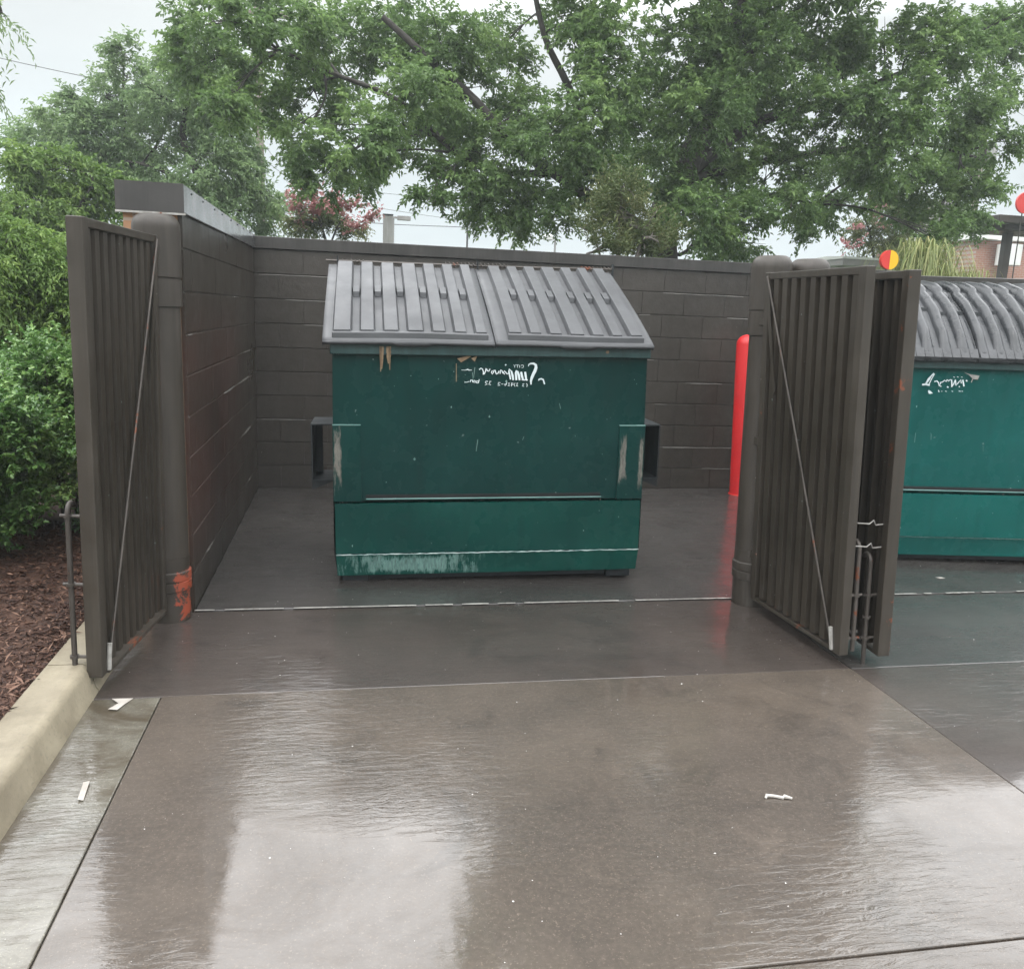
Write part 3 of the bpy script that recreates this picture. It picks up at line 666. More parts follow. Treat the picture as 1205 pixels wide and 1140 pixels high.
# ------------------------------------------------------------------ dumpsters
def make_dumpster(loc, rotz, label, dome=False, tilt=0.0, seed=1):
    rr = random.Random(seed)
    t = thing('dumpster', loc, label, 'dumpster', 'green steel dumpsters with grey lids', (0, tilt, rotz))
    Wt, W1 = 0.905, 0.915      # half widths at the top and lower down
    D_, ZR, ZB = 0.93, 1.385, 0.055
    rear = 1.86 if not dome else 1.84
    # body: front panel as dented sheets, sides and back as plates
    def front(zb_, zt_, yb, yt, hw_b, hw_t, dent, name, mat, nx=40, nz=16):
        mb = MB(); ph = [rr.uniform(0, 6) for _ in range(6)]
        def fn(u, v):
            x_ = (u * 2 - 1) * (hw_b + (hw_t - hw_b) * v); z_ = zb_ + (zt_ - zb_) * v; y_ = yb + (yt - yb) * v
            e = min(1, 6 * min(u, 1 - u)) * min(1, 5 * min(v, 1 - v) + 0.1)
            d = dent * e * (math.sin(3.1 * x_ + ph[0]) * math.cos(2.7 * z_ + ph[1]) + 0.6 * math.sin(7 * x_ + ph[2] + 3 * z_) + 0.4 * math.cos(11 * x_ - 6 * z_ + ph[3]))
            return (x_, y_ + d, z_)
        mb.grid(fn, nx, nz)
        for k, q in enumerate(list(mb.v)): mb.v[k] = q
        return mb
    mb = front(0.50, 1.335, 0.012, 0.012, W1, Wt, 0.0055, 'front', None)
    # side plates follow the slant of the rim
    for s in (-1, 1):
        mb.add([(s * Wt, 0.012, ZR), (s * W1, 0.012, 0.5), (s * W1, 0.012, 0.19), (s * 0.90, 0.03, ZB + 0.01), (s * 0.90, D_, ZB + 0.01), (s * W1, D_, 0.5), (s * (Wt - 0.01), D_, rear - 0.03)], [tuple(range(7))])
    mb.add([(-0.90, D_, ZB + .01), (0.90, D_, ZB + .01), (0.895, D_, rear - 0.03), (-0.895, D_, rear - 0.03)], [(0, 1, 2, 3)])
    mb.add([(-0.90, 0.03, ZB + .01), (0.90, 0.03, ZB + .01), (0.90, D_, ZB + .01), (-0.90, D_, ZB + .01)], [(0, 1, 2, 3)])
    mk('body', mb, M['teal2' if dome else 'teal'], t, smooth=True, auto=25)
    # lower apron panel: its top edge makes a ledge
    mb = front(0.19, 0.487, -0.006, -0.004, 0.905, 0.905, 0.0045, 'lower', None, 40, 8)
    mb.add([(-0.905, -0.004, 0.487), (0.905, -0.004, 0.487), (0.905, 0.011, 0.489), (-0.905, 0.011, 0.489)], [(0, 1, 2, 3)])
    for s in (-1, 1): mb.add([(s * 0.905, -0.006, 0.19), (s * 0.905, -0.004, 0.487), (s * .905, 0.011, 0.489), (s * 0.905, 0.011, 0.19)], [(0, 1, 2, 3)])
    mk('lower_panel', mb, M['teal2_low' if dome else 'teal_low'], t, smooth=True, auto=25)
    # pressed slot above the ledge: painted shade strip over a painted bright lip
    mb = MB(); mb.span((-0.73, -0.002, 0.510), (0.66, 0.0115, 0.517)); mk('lip', mb, M['lip_glint'], t, bevel=0.002)
    mb = MB(); mb.span((-0.73, 0.0012, 0.5175), (0.655, 0.0105, 0.537)); mk('slot', mb, M['slot_shade_dark'], t)
    # toe panel leans in
    mb = front(0.055, 0.182, 0.012, -0.012, 0.899, 0.904, 0.003, 'toe', None, 40, 6)
    def ridge(u): return 0.186 + 0.0012 * math.sin(u * 60) * math.sin(u * 23) + 0.0012 * math.sin(u * 190)
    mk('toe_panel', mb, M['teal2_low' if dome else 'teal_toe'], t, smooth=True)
    mb = MB(); n = 90
    pts = [(-0.905 + 1.81 * k / n, -0.0135 - 0.001 * rr.random(), ridge(k / n)) for k in range(n + 1)]
    mb.tube(pts, [0.0022 + 0.0022 * rr.random() for _ in pts], 6); mk('weld_bead', mb, M['weld'] if not dome else M['teal_light'], t, smooth=True)
    # skids, their steel darkened to carry the shadow beneath
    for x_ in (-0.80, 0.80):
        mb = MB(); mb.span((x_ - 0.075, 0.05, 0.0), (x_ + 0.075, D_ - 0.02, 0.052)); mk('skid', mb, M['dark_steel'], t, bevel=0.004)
    mb = MB(); mb.span((-0.72, 0.07, 0.012), (0.72, 0.11, 0.06)); mk('shade_bar', mb, M['dark_steel'], t, bevel=0.003)  # added dark bar standing in for the shadow beneath the body
    # rim: square tube round the opening
    mb = MB(); mb.span((-Wt - 0.012, -0.022, 1.338), (Wt + 0.012, 0.035, 1.398)); mk('rim', mb, M['teal_rim'], t, bevel=0.006)
    for s in (-1, 1):
        mb = MB(); mb.hexa([Vector(q) for q in ((s * Wt - .015, 0.036, 1.35), (s * Wt + .015, 0.036, 1.35), (s * Wt - .015, D_, rear - 0.06), (s * Wt + .015, D_, rear - 0.06), (s * Wt - .015, 0.036, 1.392), (s * Wt + .015, 0.036, 1.392), (s * Wt - .015, D_, rear - 0.02), (s * Wt + .015, D_, rear - 0.02))])
        mk('side_rim', mb, M['teal_rim'], t)
    # plates that carry the fork pockets
    for s in (-1, 1):
        mb = MB(); a, b_ = (0.755, 0.912); x0_, x1_ = sorted((s * a, s * b_)); mb.span((x0_, -0.002, 0.50 if s > 0 else 0.50), (x1_, 0.0105, 0.94)); mk('pocket_plate', mb, M['teal2' if dome else 'teal_plate'], t, bevel=0.0015)
        if not dome: mb = MB(); mb.span((x0_, -0.0045, 0.9405), (x1_, 0.0105, 0.9455)); mk('plate_weld', mb, M['lip_glint'], t)
        # pocket: an open box sleeve running front to back
        xa, xb = s * (W1 + 0.004), s * (W1 + 0.125); lo, hi = min(xa, xb), max(xa, xb); z0_, z1_ = 0.60, 0.935; y0_, y1_ = 0.10, 0.42; th = 0.008
        mb = MB(); mb.span((lo, y0_, z1_ - th), (hi, y1_, z1_)); mb.span((lo, y0_, z0_), (hi, y1_, z0_ + th))
        xo = s * (W1 + 0.125 - th); mb.span((min(xo, xb), y0_, z0_ + th), (max(xo, xb), y1_, z1_ - th))
        mb.prism([(lo if s > 0 else hi, z0_ - 0.002), (hi if s > 0 else lo, z0_ - 0.002), (hi if s > 0 else lo, z0_ - 0.05)], y0_ + 0.01, y0_ + 0.02, 'y')
        p = mk('fork_pocket', mb, M['dark_steel'], t)
        if not dome:
            mb = MB(); mb.span((lo + 0.001, 0.36, z0_ + th), (hi - 0.001 - (th if s > 0 else 0), 0.366, z1_ - th)) if s > 0 else mb.span((lo + th + .001, 0.36, z0_ + th), (lo + 0.05, 0.366, z1_ - th)); mk('pocket_stop', mb, M['dark_steel'], p)
    def fr(x_, z_, o_): return (x_, 0.0085 - o_ - 0.004, z_)
    # scraped strips of bare metal beside the pockets
    def blotch(cx, cz, w_, h_, mat, name, yoff=-0.0035, seed_=1, parent=t):
        r2 = random.Random(seed_); n = 26; mb = MB(); poly = []
        for k in range(n):
            a = 2 * math.pi * k / n; q = 0.78 + 0.3 * r2.random()
            ca, sa = math.cos(a), math.sin(a); ex = 0.6
            poly.append((cx + w_ / 2 * q * math.copysign(abs(ca) ** ex, ca), yoff, cz + h_ / 2 * q * math.copysign(abs(sa) ** ex, sa)))
        mb.add(poly, [tuple(range(n))]); return mk(name, mb, mat, parent)
    if not dome:
        pass
    # small chips, scratches and streaks
    mb = MB()
    for k in range(24):
        x_ = rr.uniform(-0.85, 0.85); z_ = rr.uniform(0.22, 1.3); s = rr.uniform(0.0015, 0.004) * (2 if rr.random() < 0.12 else 1)
        yo = -0.0045 if z_ > 0.5 else -0.0145
        mb.add([(x_ - s, yo, z_), (x_, yo, z_ - s * rr.uniform(.6, 3)), (x_ + s, yo, z_), (x_, yo, z_ + s * rr.uniform(.6, 2))], [(0, 1, 2, 3)])
    for k in range(5):
        x_ = rr.uniform(-0.5, 0.8); z_ = rr.uniform(0.8, 1.3); mb.stroke([(x_, z_), (x_ + rr.uniform(-.01, .01), z_ - rr.uniform(.02, .07))], 0.0025, lambda a, b_, o_: (a, -0.0045, b_))
    tag(mk('paint_chips', mb, M['chalk'], t), kind='stuff')
    # writing
    mb = MB()
    if not dome:
        K = 1.81 / 369 / 6.694
        def q(p): return ((p[0] - 499) * K * 1.0 - 0.0 + 0.0, 1.372 - (p[1] - 62 - (p[0] - 499) * 0.027) * K)
        S = [([(757, 190), (760, 176), (775, 168), (798, 168), (815, 180), (818, 200), (810, 226), (798, 250), (786, 280), (780, 305), (782, 333)], [5, 9, 12, 16, 20, 24, 24, 24, 22, 16, 8]),
             ([(840, 302), (845, 292), (862, 288), (878, 295), (884, 312), (890, 332)], [8, 11, 12, 12, 11, 10]),
             ([(752, 300), (742, 290), (737, 262), (732, 232)], [12, 15, 17, 15]), ([(738, 296), (718, 294), (708, 265), (700, 232)], [8, 14, 18, 16]),
             ([(716, 296), (706, 290)], 8), ([(690, 296), (684, 262), (672, 228)], [14, 18, 16]), ([(672, 226), (662, 222), (658, 240), (662, 270), (664, 296)], [8, 12, 15, 17, 14]),
             ([(640, 296), (634, 262), (622, 222)], [14, 17, 12]), ([(620, 222), (606, 208), (604, 228), (612, 262), (618, 290)], [8, 9, 12, 13, 10]),
             ([(606, 240), (590, 246), (578, 232), (568, 222), (560, 238), (572, 248)], 8), ([(575, 172), (580, 180)], 12),
             ([(556, 240), (550, 222), (540, 214), (534, 232), (536, 244)], 8), ([(526, 222), (518, 240), (506, 246), (498, 228), (494, 214)], 8),
             ([(488, 214), (482, 232), (474, 246), (466, 232), (474, 218)], 7), ([(455, 205), (446, 222), (434, 220), (428, 204)], 8),
             ([(424, 200), (420, 222), (410, 244), (402, 248), (404, 228), (396, 206), (384, 198), (370, 210)], 8),
             ([(232, 210), (262, 212), (282, 206), (290, 212), (314, 212)], [3, 4, 9, 7, 3])]
        Ct = [([(640, 176), (648, 186), (655, 175)], 4), ([(648, 186), (649, 198)], 4), ([(661, 178), (680, 178)], 4), ([(670, 178), (671, 199)], 4), ([(687, 179), (688, 200)], 4),
              ([(698, 184), (706, 178), (716, 181), (719, 191), (714, 200), (703, 199)], 4)]
        B = [([(744, 322), (752, 334), (748, 350)], 5), ([(728, 325), (716, 325), (720, 335), (712, 342), (726, 345)], 5), ([(678, 320), (668, 320), (672, 330), (664, 340), (678, 342)], 5),
             ([(655, 318), (647, 330), (655, 346)], 4), ([(636, 316), (640, 330), (622, 330)], 5), ([(628, 314), (626, 344)], 5), ([(612, 318), (600, 318), (610, 328), (598, 338), (612, 340)], 5),
             ([(590, 312), (584, 330), (576, 338), (572, 326), (584, 322)], 5), ([(562, 324), (546, 324)], 4), ([(538, 314), (524, 312), (520, 322), (536, 334), (518, 334)], 5),
             ([(466, 302), (452, 302), (456, 312), (446, 324), (464, 328)], 5), ([(440, 302), (424, 300), (420, 310), (436, 324), (418, 328)], 5),
             ([(372, 284), (366, 312)], 5), ([(366, 300), (352, 296), (350, 312), (366, 312)], 6), ([(342, 296), (330, 292), (328, 306), (342, 308), (342, 296)], 6), ([(322, 306), (318, 290), (306, 288), (300, 304)], 7), ([(292, 300), (270, 306), (258, 300), (262, 310)], 5)]
        for st, wd in S + Ct + B:
            if isinstance(wd, list): wd = [a * K for a in wd]
            else: wd = wd * K
            mb.stroke([q(p) for p in st], wd, lambda a, b_, o_: (a + 0.008, -0.0048, b_))
        mk('writing', mb, M['white_paint'], t)
        mb = MB()
        mb.add([(*[(a) for a in ()],)] if False else [], [])
        for tri in (((208, 122), (300, 100), (318, 108), (240, 152)), ((318, 122), (368, 100), (345, 148))):
            P = [q(p) for p in tri]; mb.add([(a, -0.0052, b_) for a, b_ in P], [tuple(range(len(P)))])
        mb.stroke([q((203, 160)), q((204, 300))], 6 * K, lambda a, b_, o_: (a, -0.0048, b_)); mk('peeled_paint', mb, M['tan_grime'], t)
        # drips under the lid edge
        mb = MB()
        for (x_, l_, w_) in ((-0.635, 0.125, 0.022), (-0.595, 0.095, 0.027), (-0.59, 0.13, 0.010), (-0.64, 0.14, 0.012)):
            n = 9; L_ = [(x_ + w_ / 2 * (1 - (k / n) ** 2 * 0.7) * (0.8 + 0.4 * rr.random()), 1.385 - l_ * k / n) for k in range(n + 1)]; R_ = [(x_ - w_ / 2 * (1 - (k / n) ** 2 * 0.7) * (0.8 + 0.4 * rr.random()), z) for k, (_, z) in enumerate(L_)]
            mb.add([(a, -0.0245, b_) for a, b_ in L_] + [(a, -0.0245, b_) for a, b_ in R_], [(k, k + 1, n + 2 + k, n + 1 + k) for k in range(n)])
        mk('dried_drips', mb, M['tan_grime'], t)
        blotch(0.655, 1.372, 0.022, 0.018, M['tan_grime'], 'rust_spot', yoff=-0.0245, seed_=9)
    else:
        K = 1.81 / 369 / 7.12 * 1.0
        def q(p): return (-0.045 + (p[0] - 560) * K, 1.33 - (p[1] - 815) * K)
        S = [([(190, 965), (215, 905), (262, 850)], 14), ([(200, 950), (228, 905), (245, 862)], 10), ([(225, 960), (245, 905), (268, 856)], 9), ([(160, 962), (195, 958), (235, 965)], 16),
             ([(275, 930), (300, 922), (318, 940), (328, 972), (338, 940), (345, 930)], 11), ([(352, 935), (372, 915), (392, 925), (396, 908)], 9), ([(398, 908), (412, 920), (432, 905)], 9), ([(440, 905), (448, 940), (452, 978)], 12), ([(455, 970), (470, 935), (478, 905)], 9),
             ([(478, 905), (486, 940), (492, 962)], 10), ([(500, 950), (516, 925), (530, 905), (540, 940)], 9), ([(550, 905), (560, 935), (570, 968)], 13), ([(582, 908), (596, 918)], 13), ([(405, 975), (420, 982)], 12), ([(520, 968), (530, 976)], 10), ([(335, 970), (350, 975)], 8),
             ([(228, 1018), (250, 1030), (270, 1038), (240, 1042), (232, 1024)], 14), ([(325, 1010), (335, 1030)], 8), ([(355, 1020), (365, 1022)], 6), ([(392, 1018), (408, 1022)], 6), ([(455, 1016), (470, 1020)], 6), ([(525, 1014), (545, 1016)], 7), ([(552, 1014), (566, 1016)], 6),
             ([(455, 880), (470, 884)], 6), ([(490, 876), (505, 882)], 6), ([(530, 878), (545, 880)], 5)]
        for st, wd in S: mb.stroke([q(p) for p in st], wd * K, lambda a, b_, o_: (a, -0.0048, b_))
        mk('writing', mb, M['white_paint'], t)
        mb = MB()
        for tri in (((548, 832), (610, 850), (708, 862), (696, 900), (650, 895), (600, 855)), ((650, 890), (640, 930), (632, 925), (645, 880))):
            P = [q(p) for p in tri]; mb.add([(a, -0.0052, b_) for a, b_ in P], [tuple(range(len(P)))])
        mk('peeled_paint', mb, M['bare'], t)
    # ---- lids
    yF, yB, zF = -0.055, D_ + 0.0, 1.412
    def LP(side):
        x0_, x1_ = ((-0.955, -0.004) if side < 0 else (0.006, 0.922))
        b0, b1 = ((-0.965 if not dome else -0.915, -0.022) if side < 0 else (-0.012, 0.90))
        def fn(s, u, h):
            xf = x0_ + (x1_ - x0_) * s; xb = b0 + (b1 - b0) * s; x_ = xf + (xb - xf) * u
            y_ = yF + (yB - yF) * u; z_ = zF + (rear - zF) * u
            if dome: z_ += 0.21 * max(0.0, math.sin(math.pi * min(1, max(0, u) * 1.02))) ** 0.75 * (0.9 if u < 0.5 else 1); y_ -= 0.05 * math.sin(math.pi * u)
            else: z_ += 0.018 * math.sin(math.pi * max(0, u) ** 0.8)
            sl = math.atan2(rear - zF, yB - yF)
            if not dome: z_ += 0.006 * math.sin(5 * s + side) * math.sin(3.1 * u + 0.4)
            return (x_, y_ - h * math.sin(sl), z_ + h * math.cos(sl))
        return fn
    for side in (-1, 1):
        P = LP(side); nu = 24
        if not dome:
            mb = MB()
            # shell with rolled edges
            mb.grid(lambda s, u: P(s, u, 0.0), 30, nu); 
            mb.grid(lambda s, u: P(s, 0, -0.018 * u - (0.012 * u if 0.42 < s < 0.62 else 0)), 30, 1)
            mb.grid(lambda s, u: P(0, s, -0.03 * u), nu, 1); mb.grid(lambda s, u: P(1, s, -0.03 * u), nu, 1)
            lid = mk('lid', mb, M['lid'], t, smooth=True, auto=30)
            sm = lid.modifiers.new('thick', 'SOLIDIFY'); sm.thickness = 0.004; sm.offset = -1
            # long raised boards separated by channels
            edges = [0.055, 0.19, 0.325, 0.465, 0.61, 0.74, 0.865, 0.965] if side < 0 else [0.075, 0.19, 0.315, 0.445, 0.59, 0.715, 0.835, 0.945]
            ch = 0.042; hb = 0.032
            for k in range(7):
                a = edges[k] + (0 if k == 0 else ch / 2); b_ = edges[k + 1] - (0 if k == 6 else ch / 2); mb = MB(); n = 16; V = []
                for j in range(n + 1):
                    u = 0.058 + 0.93 * j / n
                    V += [P(a, u, 0.001), P(a + 0.010, u, hb), P(b_ - 0.010, u, hb), P(b_, u, 0.001)]
                Fq = [(4 * j + i, 4 * j + i + 1, 4 * j + i + 5, 4 * j + i + 4) for j in range(n) for i in range(3)] + [(0, 1, 2, 3), (4 * n, 4 * n + 3, 4 * n + 2, 4 * n + 1)]
                mb.add(V, Fq)
                mk('lid_rib', mb, M['lid'], lid, bevel=0.0025)
            for k in range(1, 7):
                e = edges[k]; mb = MB(); V = []
                for u, h in ((0.50, 0.002), (0.515, hb - .003), (0.60, hb - .003), (0.615, 0.002)): V += [P(e - ch / 2 + 0.001, u, h), P(e + ch / 2 - 0.001, u, h)]
                mb.add(V, [(0, 1, 3, 2), (2, 3, 5, 4), (4, 5, 7, 6), (0, 2, 4, 6), (1, 7, 5, 3)])
                mk('rib_bridge', mb, M['lid'], lid, bevel=0.003)
            # front foot under the ribs
            a, b_ = edges[0], edges[-1]; mb = MB(); V = []
            for j in range(21):
                q_ = a + (b_ - a) * j / 20; V += [P(q_, 0.030, 0.001), P(q_, 0.040, hb - 0.006), P(q_, 0.0575, hb - 0.006), P(q_, 0.0575, 0.001)]
            mb.add(V, [(4 * j + i, 4 * j + i + 1, 4 * j + i + 5, 4 * j + i + 4) for j in range(20) for i in range(3)] + [(0, 1, 2, 3), (80, 83, 82, 81)]); mk('lid_step', mb, M['lid'], lid, bevel=0.003)
        else:
            # wavy moulded lid: rounded ribs running front to back
            nr = 8; ns = nr * 12
            def wav(s):
                q_ = (s * nr) % 1.0
                return 0.050 * max(0.0, math.sin(math.pi * min(1, q_ / 0.62))) ** 0.5 if q_ < 0.62 else 0.0
            mb = MB(); mb.grid(lambda s, u: P(s, u, wav(s) * min(1, 0.25 + 7 * u) * (0.95 + 0.05 * math.sin(22 * u + 9 * s)) + 0.0015 * math.sin(37 * u + 13 * s)), ns, 60)
            mb.grid(lambda s, u: P(s, 0, (wav(s) * .25) * (1 - u) - 0.03 * u), ns, 1)
            mb.grid(lambda s, u: P(0, s, -0.04 * u), 24, 1); mb.grid(lambda s, u: P(1, s, -0.04 * u), 24, 1)
            lid = mk('lid', mb, M['lid_dark'], t, smooth=True, auto=45)
            sm = lid.modifiers.new('thick', 'SOLIDIFY'); sm.thickness = 0.005; sm.offset = -1
            for k in range(nr):      # webs across the valleys
                for u in (0.30, 0.58, 0.80):
                    e = (k + 0.81) / nr; uu = u + rr.uniform(-.03, .03); mb = MB()
                    mb.add([P(e - 0.023, uu, 0.0), P(e + 0.023, uu, 0.0), P(e - 0.023, uu + 0.008, 0.020), P(e + 0.023, uu + 0.008, 0.020), P(e - 0.023, uu + 0.025, 0.0), P(e + 0.023, uu + 0.025, 0.0)], [(0, 1, 3, 2), (2, 3, 5, 4), (0, 2, 4), (1, 5, 3)])
                    mk('rib_bridge', mb, M['lid_dark'], lid)
            # tattered lip
            mb = MB()
            for k in range(nr * 2):
                a = k / nr / 2 + 0.01; b_ = a + 0.06; mb.add([P(a, -0.012, 0.012), P(b_, -0.012, 0.010), P(b_, 0.03, 0.016), P(a, 0.03, 0.018), P(a, -0.012, 0.0), P(b_, -0.012, 0.0)], [(0, 1, 2, 3), (4, 5, 1, 0)])
            mk('lid_lip', mb, M['lid_dark'], lid)
    # hinge rod with sprung cord wound round it
    zr = rear + 0.022; yr = D_ + 0.015
    mb = MB(); mb.tube([(-0.985 if not dome else -0.93, yr, zr + 0.004), (-0.5, yr, zr), (0.0, yr, zr - 0.004), (0.5, yr, zr - 0.002), (0.925, yr, zr)], 0.0075, 8); mk('hinge_rod', mb, M['rod'], t, smooth=True)
    for a, b_ in ((-0.91, -0.73), (-0.22, 0.20), (0.70, 0.92)):
        mb = MB(); n = int((b_ - a) / 0.0035); mb.tube([(a + (b_ - a) * k / n, yr + 0.014 * math.cos(k * 0.85), zr + 0.014 * math.sin(k * 0.85)) for k in range(n + 1)], 0.0032, 5)
        mk('hinge_coil', mb, M['rod'], t, smooth=True)
    for x_ in (-0.91, 0.0, 0.922):
        mb = MB(); mb.span((x_ - 0.004, yr - 0.02, zr - 0.06), (x_ + 0.004, yr + 0.02, zr + 0.035)); mk('hinge_lug', mb, M['dark_steel'], t)
    return t
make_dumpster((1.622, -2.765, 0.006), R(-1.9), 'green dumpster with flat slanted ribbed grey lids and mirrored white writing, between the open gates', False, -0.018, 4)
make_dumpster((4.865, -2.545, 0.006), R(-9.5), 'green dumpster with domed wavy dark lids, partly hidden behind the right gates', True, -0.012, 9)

# ------------------------------------------------------------------ litter and painted glints
def flat_scrap_glint(name, pts, z, label, cat, mat, th=0.002):
    mb = MB(); n = len(pts); V = [(x_, y_, z + 0.006 * random.random()) for x_, y_ in pts] 
    mb.add(V + [(a, b_, c - 0.001) for a, b_, c in V], [tuple(range(n)), tuple(reversed(range(n, 2 * n)))] + [(i, (i + 1) % n, n + (i + 1) % n, n + i) for i in range(n)])
    return tag(mk(name, mb, mat), label, cat)
mb = MB(); mb.tube([(2.185, -5.185, 0.006), (2.192, -5.178, 0.012), (2.215, -5.180, 0.010), (2.245, -5.192, 0.008), (2.252, -5.188, 0.011), (2.275, -5.20, 0.008)], [0.004, 0.006, 0.005, 0.006, 0.007, 0.004], 6)
tag(mk('twig', mb, M['paper_glint'], smooth=True), 'small pale stick lying on the open driveway slab at right', 'stick')
flat_scrap_glint('paper_glint_scrap', [(4.55, -2.86), (4.60, -2.855), (4.61, -2.875), (4.57, -2.885)], 0.008, 'white scrap on the pad in front of the wavy lid dumpster', 'litter', M['paper_glint'])
flat_scrap_glint('paper_glint_scrap', [(-0.145, -4.19), (-0.065, -4.185), (-0.085, -4.235), (-0.10, -4.29), (-0.135, -4.285), (-0.11, -4.23)], 0.003, 'painted white sky reflection in the gutter at the foot of the left gate', 'litter', M['paper_glint'])  # white sheet stands in for sky reflected in the wet gutter
flat_scrap_glint('glint_strip', [(-0.075, -4.82), (-0.055, -4.82), (-0.045, -4.93), (-0.062, -4.93)], 0.003, 'narrow painted white reflection in the gutter beside the kerb', 'litter', M['paper_glint'])  # thin white sheet painting another reflection on wet concrete

# ------------------------------------------------------------------ foliage behind
def blob(px, py, rx, ry, y, wt=1.0, dz=None):
    """a crown mass: centre and size read off the photo, standing at depth y with real depth of its own"""
    c = at(px, py, y); k = (c - CAM).dot(fwd) / F_PX
    return (tuple(c), (rx * k, (dz if dz else 0.8 * max(rx, ry) * k), ry * k), wt)
def limb(mb, pts, r0, r1, n=9):
    # smooth the path a little and taper it
    P = [Vector(p) for p in pts]; Q = []
    for i in range(len(P) - 1):
        p0, p1, p2, p3 = P[max(i - 1, 0)], P[i], P[i + 1], P[min(i + 2, len(P) - 1)]
        for s in range(4):
            tt = s / 4; Q.append(0.5 * ((2 * p1) + (p2 - p0) * tt + (2 * p0 - 5 * p1 + 4 * p2 - p3) * tt ** 2 + (3 * p1 - p0 - 3 * p2 + p3) * tt ** 3))
    Q.append(P[-1]); k = len(Q)
    mb.tube(Q, [r0 + (r1 - r0) * i / (k - 1) for i in range(k)], n); return Q
def twigs_to(mb, nodes, blobs, rg_, r=0.02, every=1):
    for c, rad, _ in blobs:
        c = Vector(c); b = min(nodes, key=lambda q: (q - c).length + 0.6 * max(0, q.z - c.z))
        mid = b.lerp(c, 0.5) + Vector((rg_.uniform(-.2, .2), rg_.uniform(-.2, .2), 0.25 * (c - b).length * 0.4))
        Q = limb(mb, [b, mid, c], r * 1.6, r * 0.5, 6)
        for k in range(5):
            e = c + Vector([rad[i] * rg_.uniform(-0.9, 0.9) for i in range(3)]); limb(mb, [Q[-3 - k % 3], (Q[-2] + e) / 2 + Vector((0, 0, 0.06)), e], r * 0.6, r * 0.15, 5)

# the big tree behind the wall
YT_ = 5.6
bt = thing('broadleaf_tree', tuple(Vector((at(790, 300, YT_).x, YT_, -0.05))), 'huge broadleaf tree with drooping leaves whose crown fills the top behind the back wall', 'tree')
def loc(v): return tuple(Vector(v) - Vector(bt.location))
mbt = MB(); g0 = at(790, 300, YT_)
trunk = limb(mbt, [(g0.x + 0.1, YT_, -0.05), (g0.x, YT_, 1.5), at(778, 270, YT_), at(800, 215, YT_), at(828, 150, YT_ + .1), at(848, 90, YT_ + .2), at(870, 20, YT_), (at(880, -60, YT_)), at(900, -200, YT_), at(880, -420, YT_ - 0.5)], 0.30, 0.06, 14)
nodes = list(trunk)
for pts, a, b_ in (([(782, 285), (735, 258), (693, 232), (655, 205), (610, 175), (560, 120), (505, 70), (450, 20)], 0.13, 0.04),
                   ([(655, 205), (560, 195), (470, 120), (400, 90), (330, 60)], 0.06, 0.02),
                   ([(712, 245), (700, 180), (668, 100), (640, 40), (620, -60)], 0.08, 0.03),
                   ([(800, 215), (880, 150), (960, 125), (1040, 95), (1120, 60)], 0.10, 0.03),
                   ([(800, 215), (900, 190), (1000, 175), (1090, 170), (1160, 190)], 0.07, 0.02),
                   ([(788, 250), (830, 235), (900, 230), (960, 240)], 0.05, 0.02),
                   ([(848, 90), (855, 40), (840, -40)], 0.06, 0.03),
                   ([(848, 90), (930, 20), (1010, -60)], 0.07, 0.03),
                   ([(770, 280), (800, 300), (830, 270)], 0.04, 0.02)):
    dy = random.uniform(-0.8, 0.8)
    nodes += limb(mbt, [at(px, py, YT_ + dy * i / len(pts)) for i, (px, py) in enumerate(pts)], a, b_, 9)
BB = [(235, 30, 32, 28), (232, 82, 34, 34), (280, 92, 36, 32), (262, 130, 34, 30), (336, 130, 24, 26), (862, 20, 50, 40), (845, 75, 40, 40), (905, 10, 40, 30), (268, 25, 45, 35), (330, 40, 60, 50), (400, 60, 60, 60), (455, 40, 60, 55), (375, 120, 50, 50), (415, 165, 50, 40), (385, 205, 34, 30), (425, 205, 26, 30), (350, 170, 28, 26),
      (520, 50, 60, 55), (490, 110, 50, 45), (545, 120, 45, 50), (500, 165, 48, 26), (570, 175, 50, 45), (530, 205, 40, 26), (590, 225, 45, 32), (512, 238, 22, 12), (560, 245, 34, 18), (600, 262, 20, 20), (635, 240, 36, 26), (655, 250, 24, 20),
      (590, 55, 45, 50), (612, 130, 40, 36), (650, 160, 52, 46), (675, 30, 50, 40), (700, 130, 45, 50), (720, 65, 60, 60), (700, 205, 45, 34), (755, 150, 60, 55), (760, 215, 55, 42),
      (800, 60, 70, 60), (820, 130, 60, 60), (830, 200, 65, 48), (810, 255, 55, 38), (870, 260, 55, 36), (850, 295, 60, 16), (890, 60, 70, 60), (900, 140, 65, 60), (905, 205, 55, 40), (930, 245, 30, 22),
      (960, 60, 70, 55), (980, 130, 60, 50), (985, 195, 50, 34), (962, 262, 28, 20), (985, 245, 22, 18), (1040, 50, 60, 50), (1050, 120, 60, 55), (1050, 185, 50, 40), (1030, 222, 30, 22), (1075, 225, 40, 36), (1105, 245, 30, 34), (1108, 285, 18, 24),
      (1110, 60, 55, 50), (1115, 130, 50, 45), (1120, 190, 45, 32), (1165, 50, 34, 50), (1165, 120, 35, 34), (1165, 172, 28, 22), (1150, 222, 26, 20), (1190, 20, 30, 20), (1135, 262, 24, 20)]
rg = np.random.default_rng(5); rgp = random.Random(5)
blobs = [blob(px, py, rx * 0.82, ry * 0.80, YT_ + rgp.uniform(-1.6, 1.4), 1.0, dz=rgp.uniform(0.5, 0.9)) for px, py, rx, ry in BB]
twigs_to(mbt, nodes, blobs, rgp, 0.013)
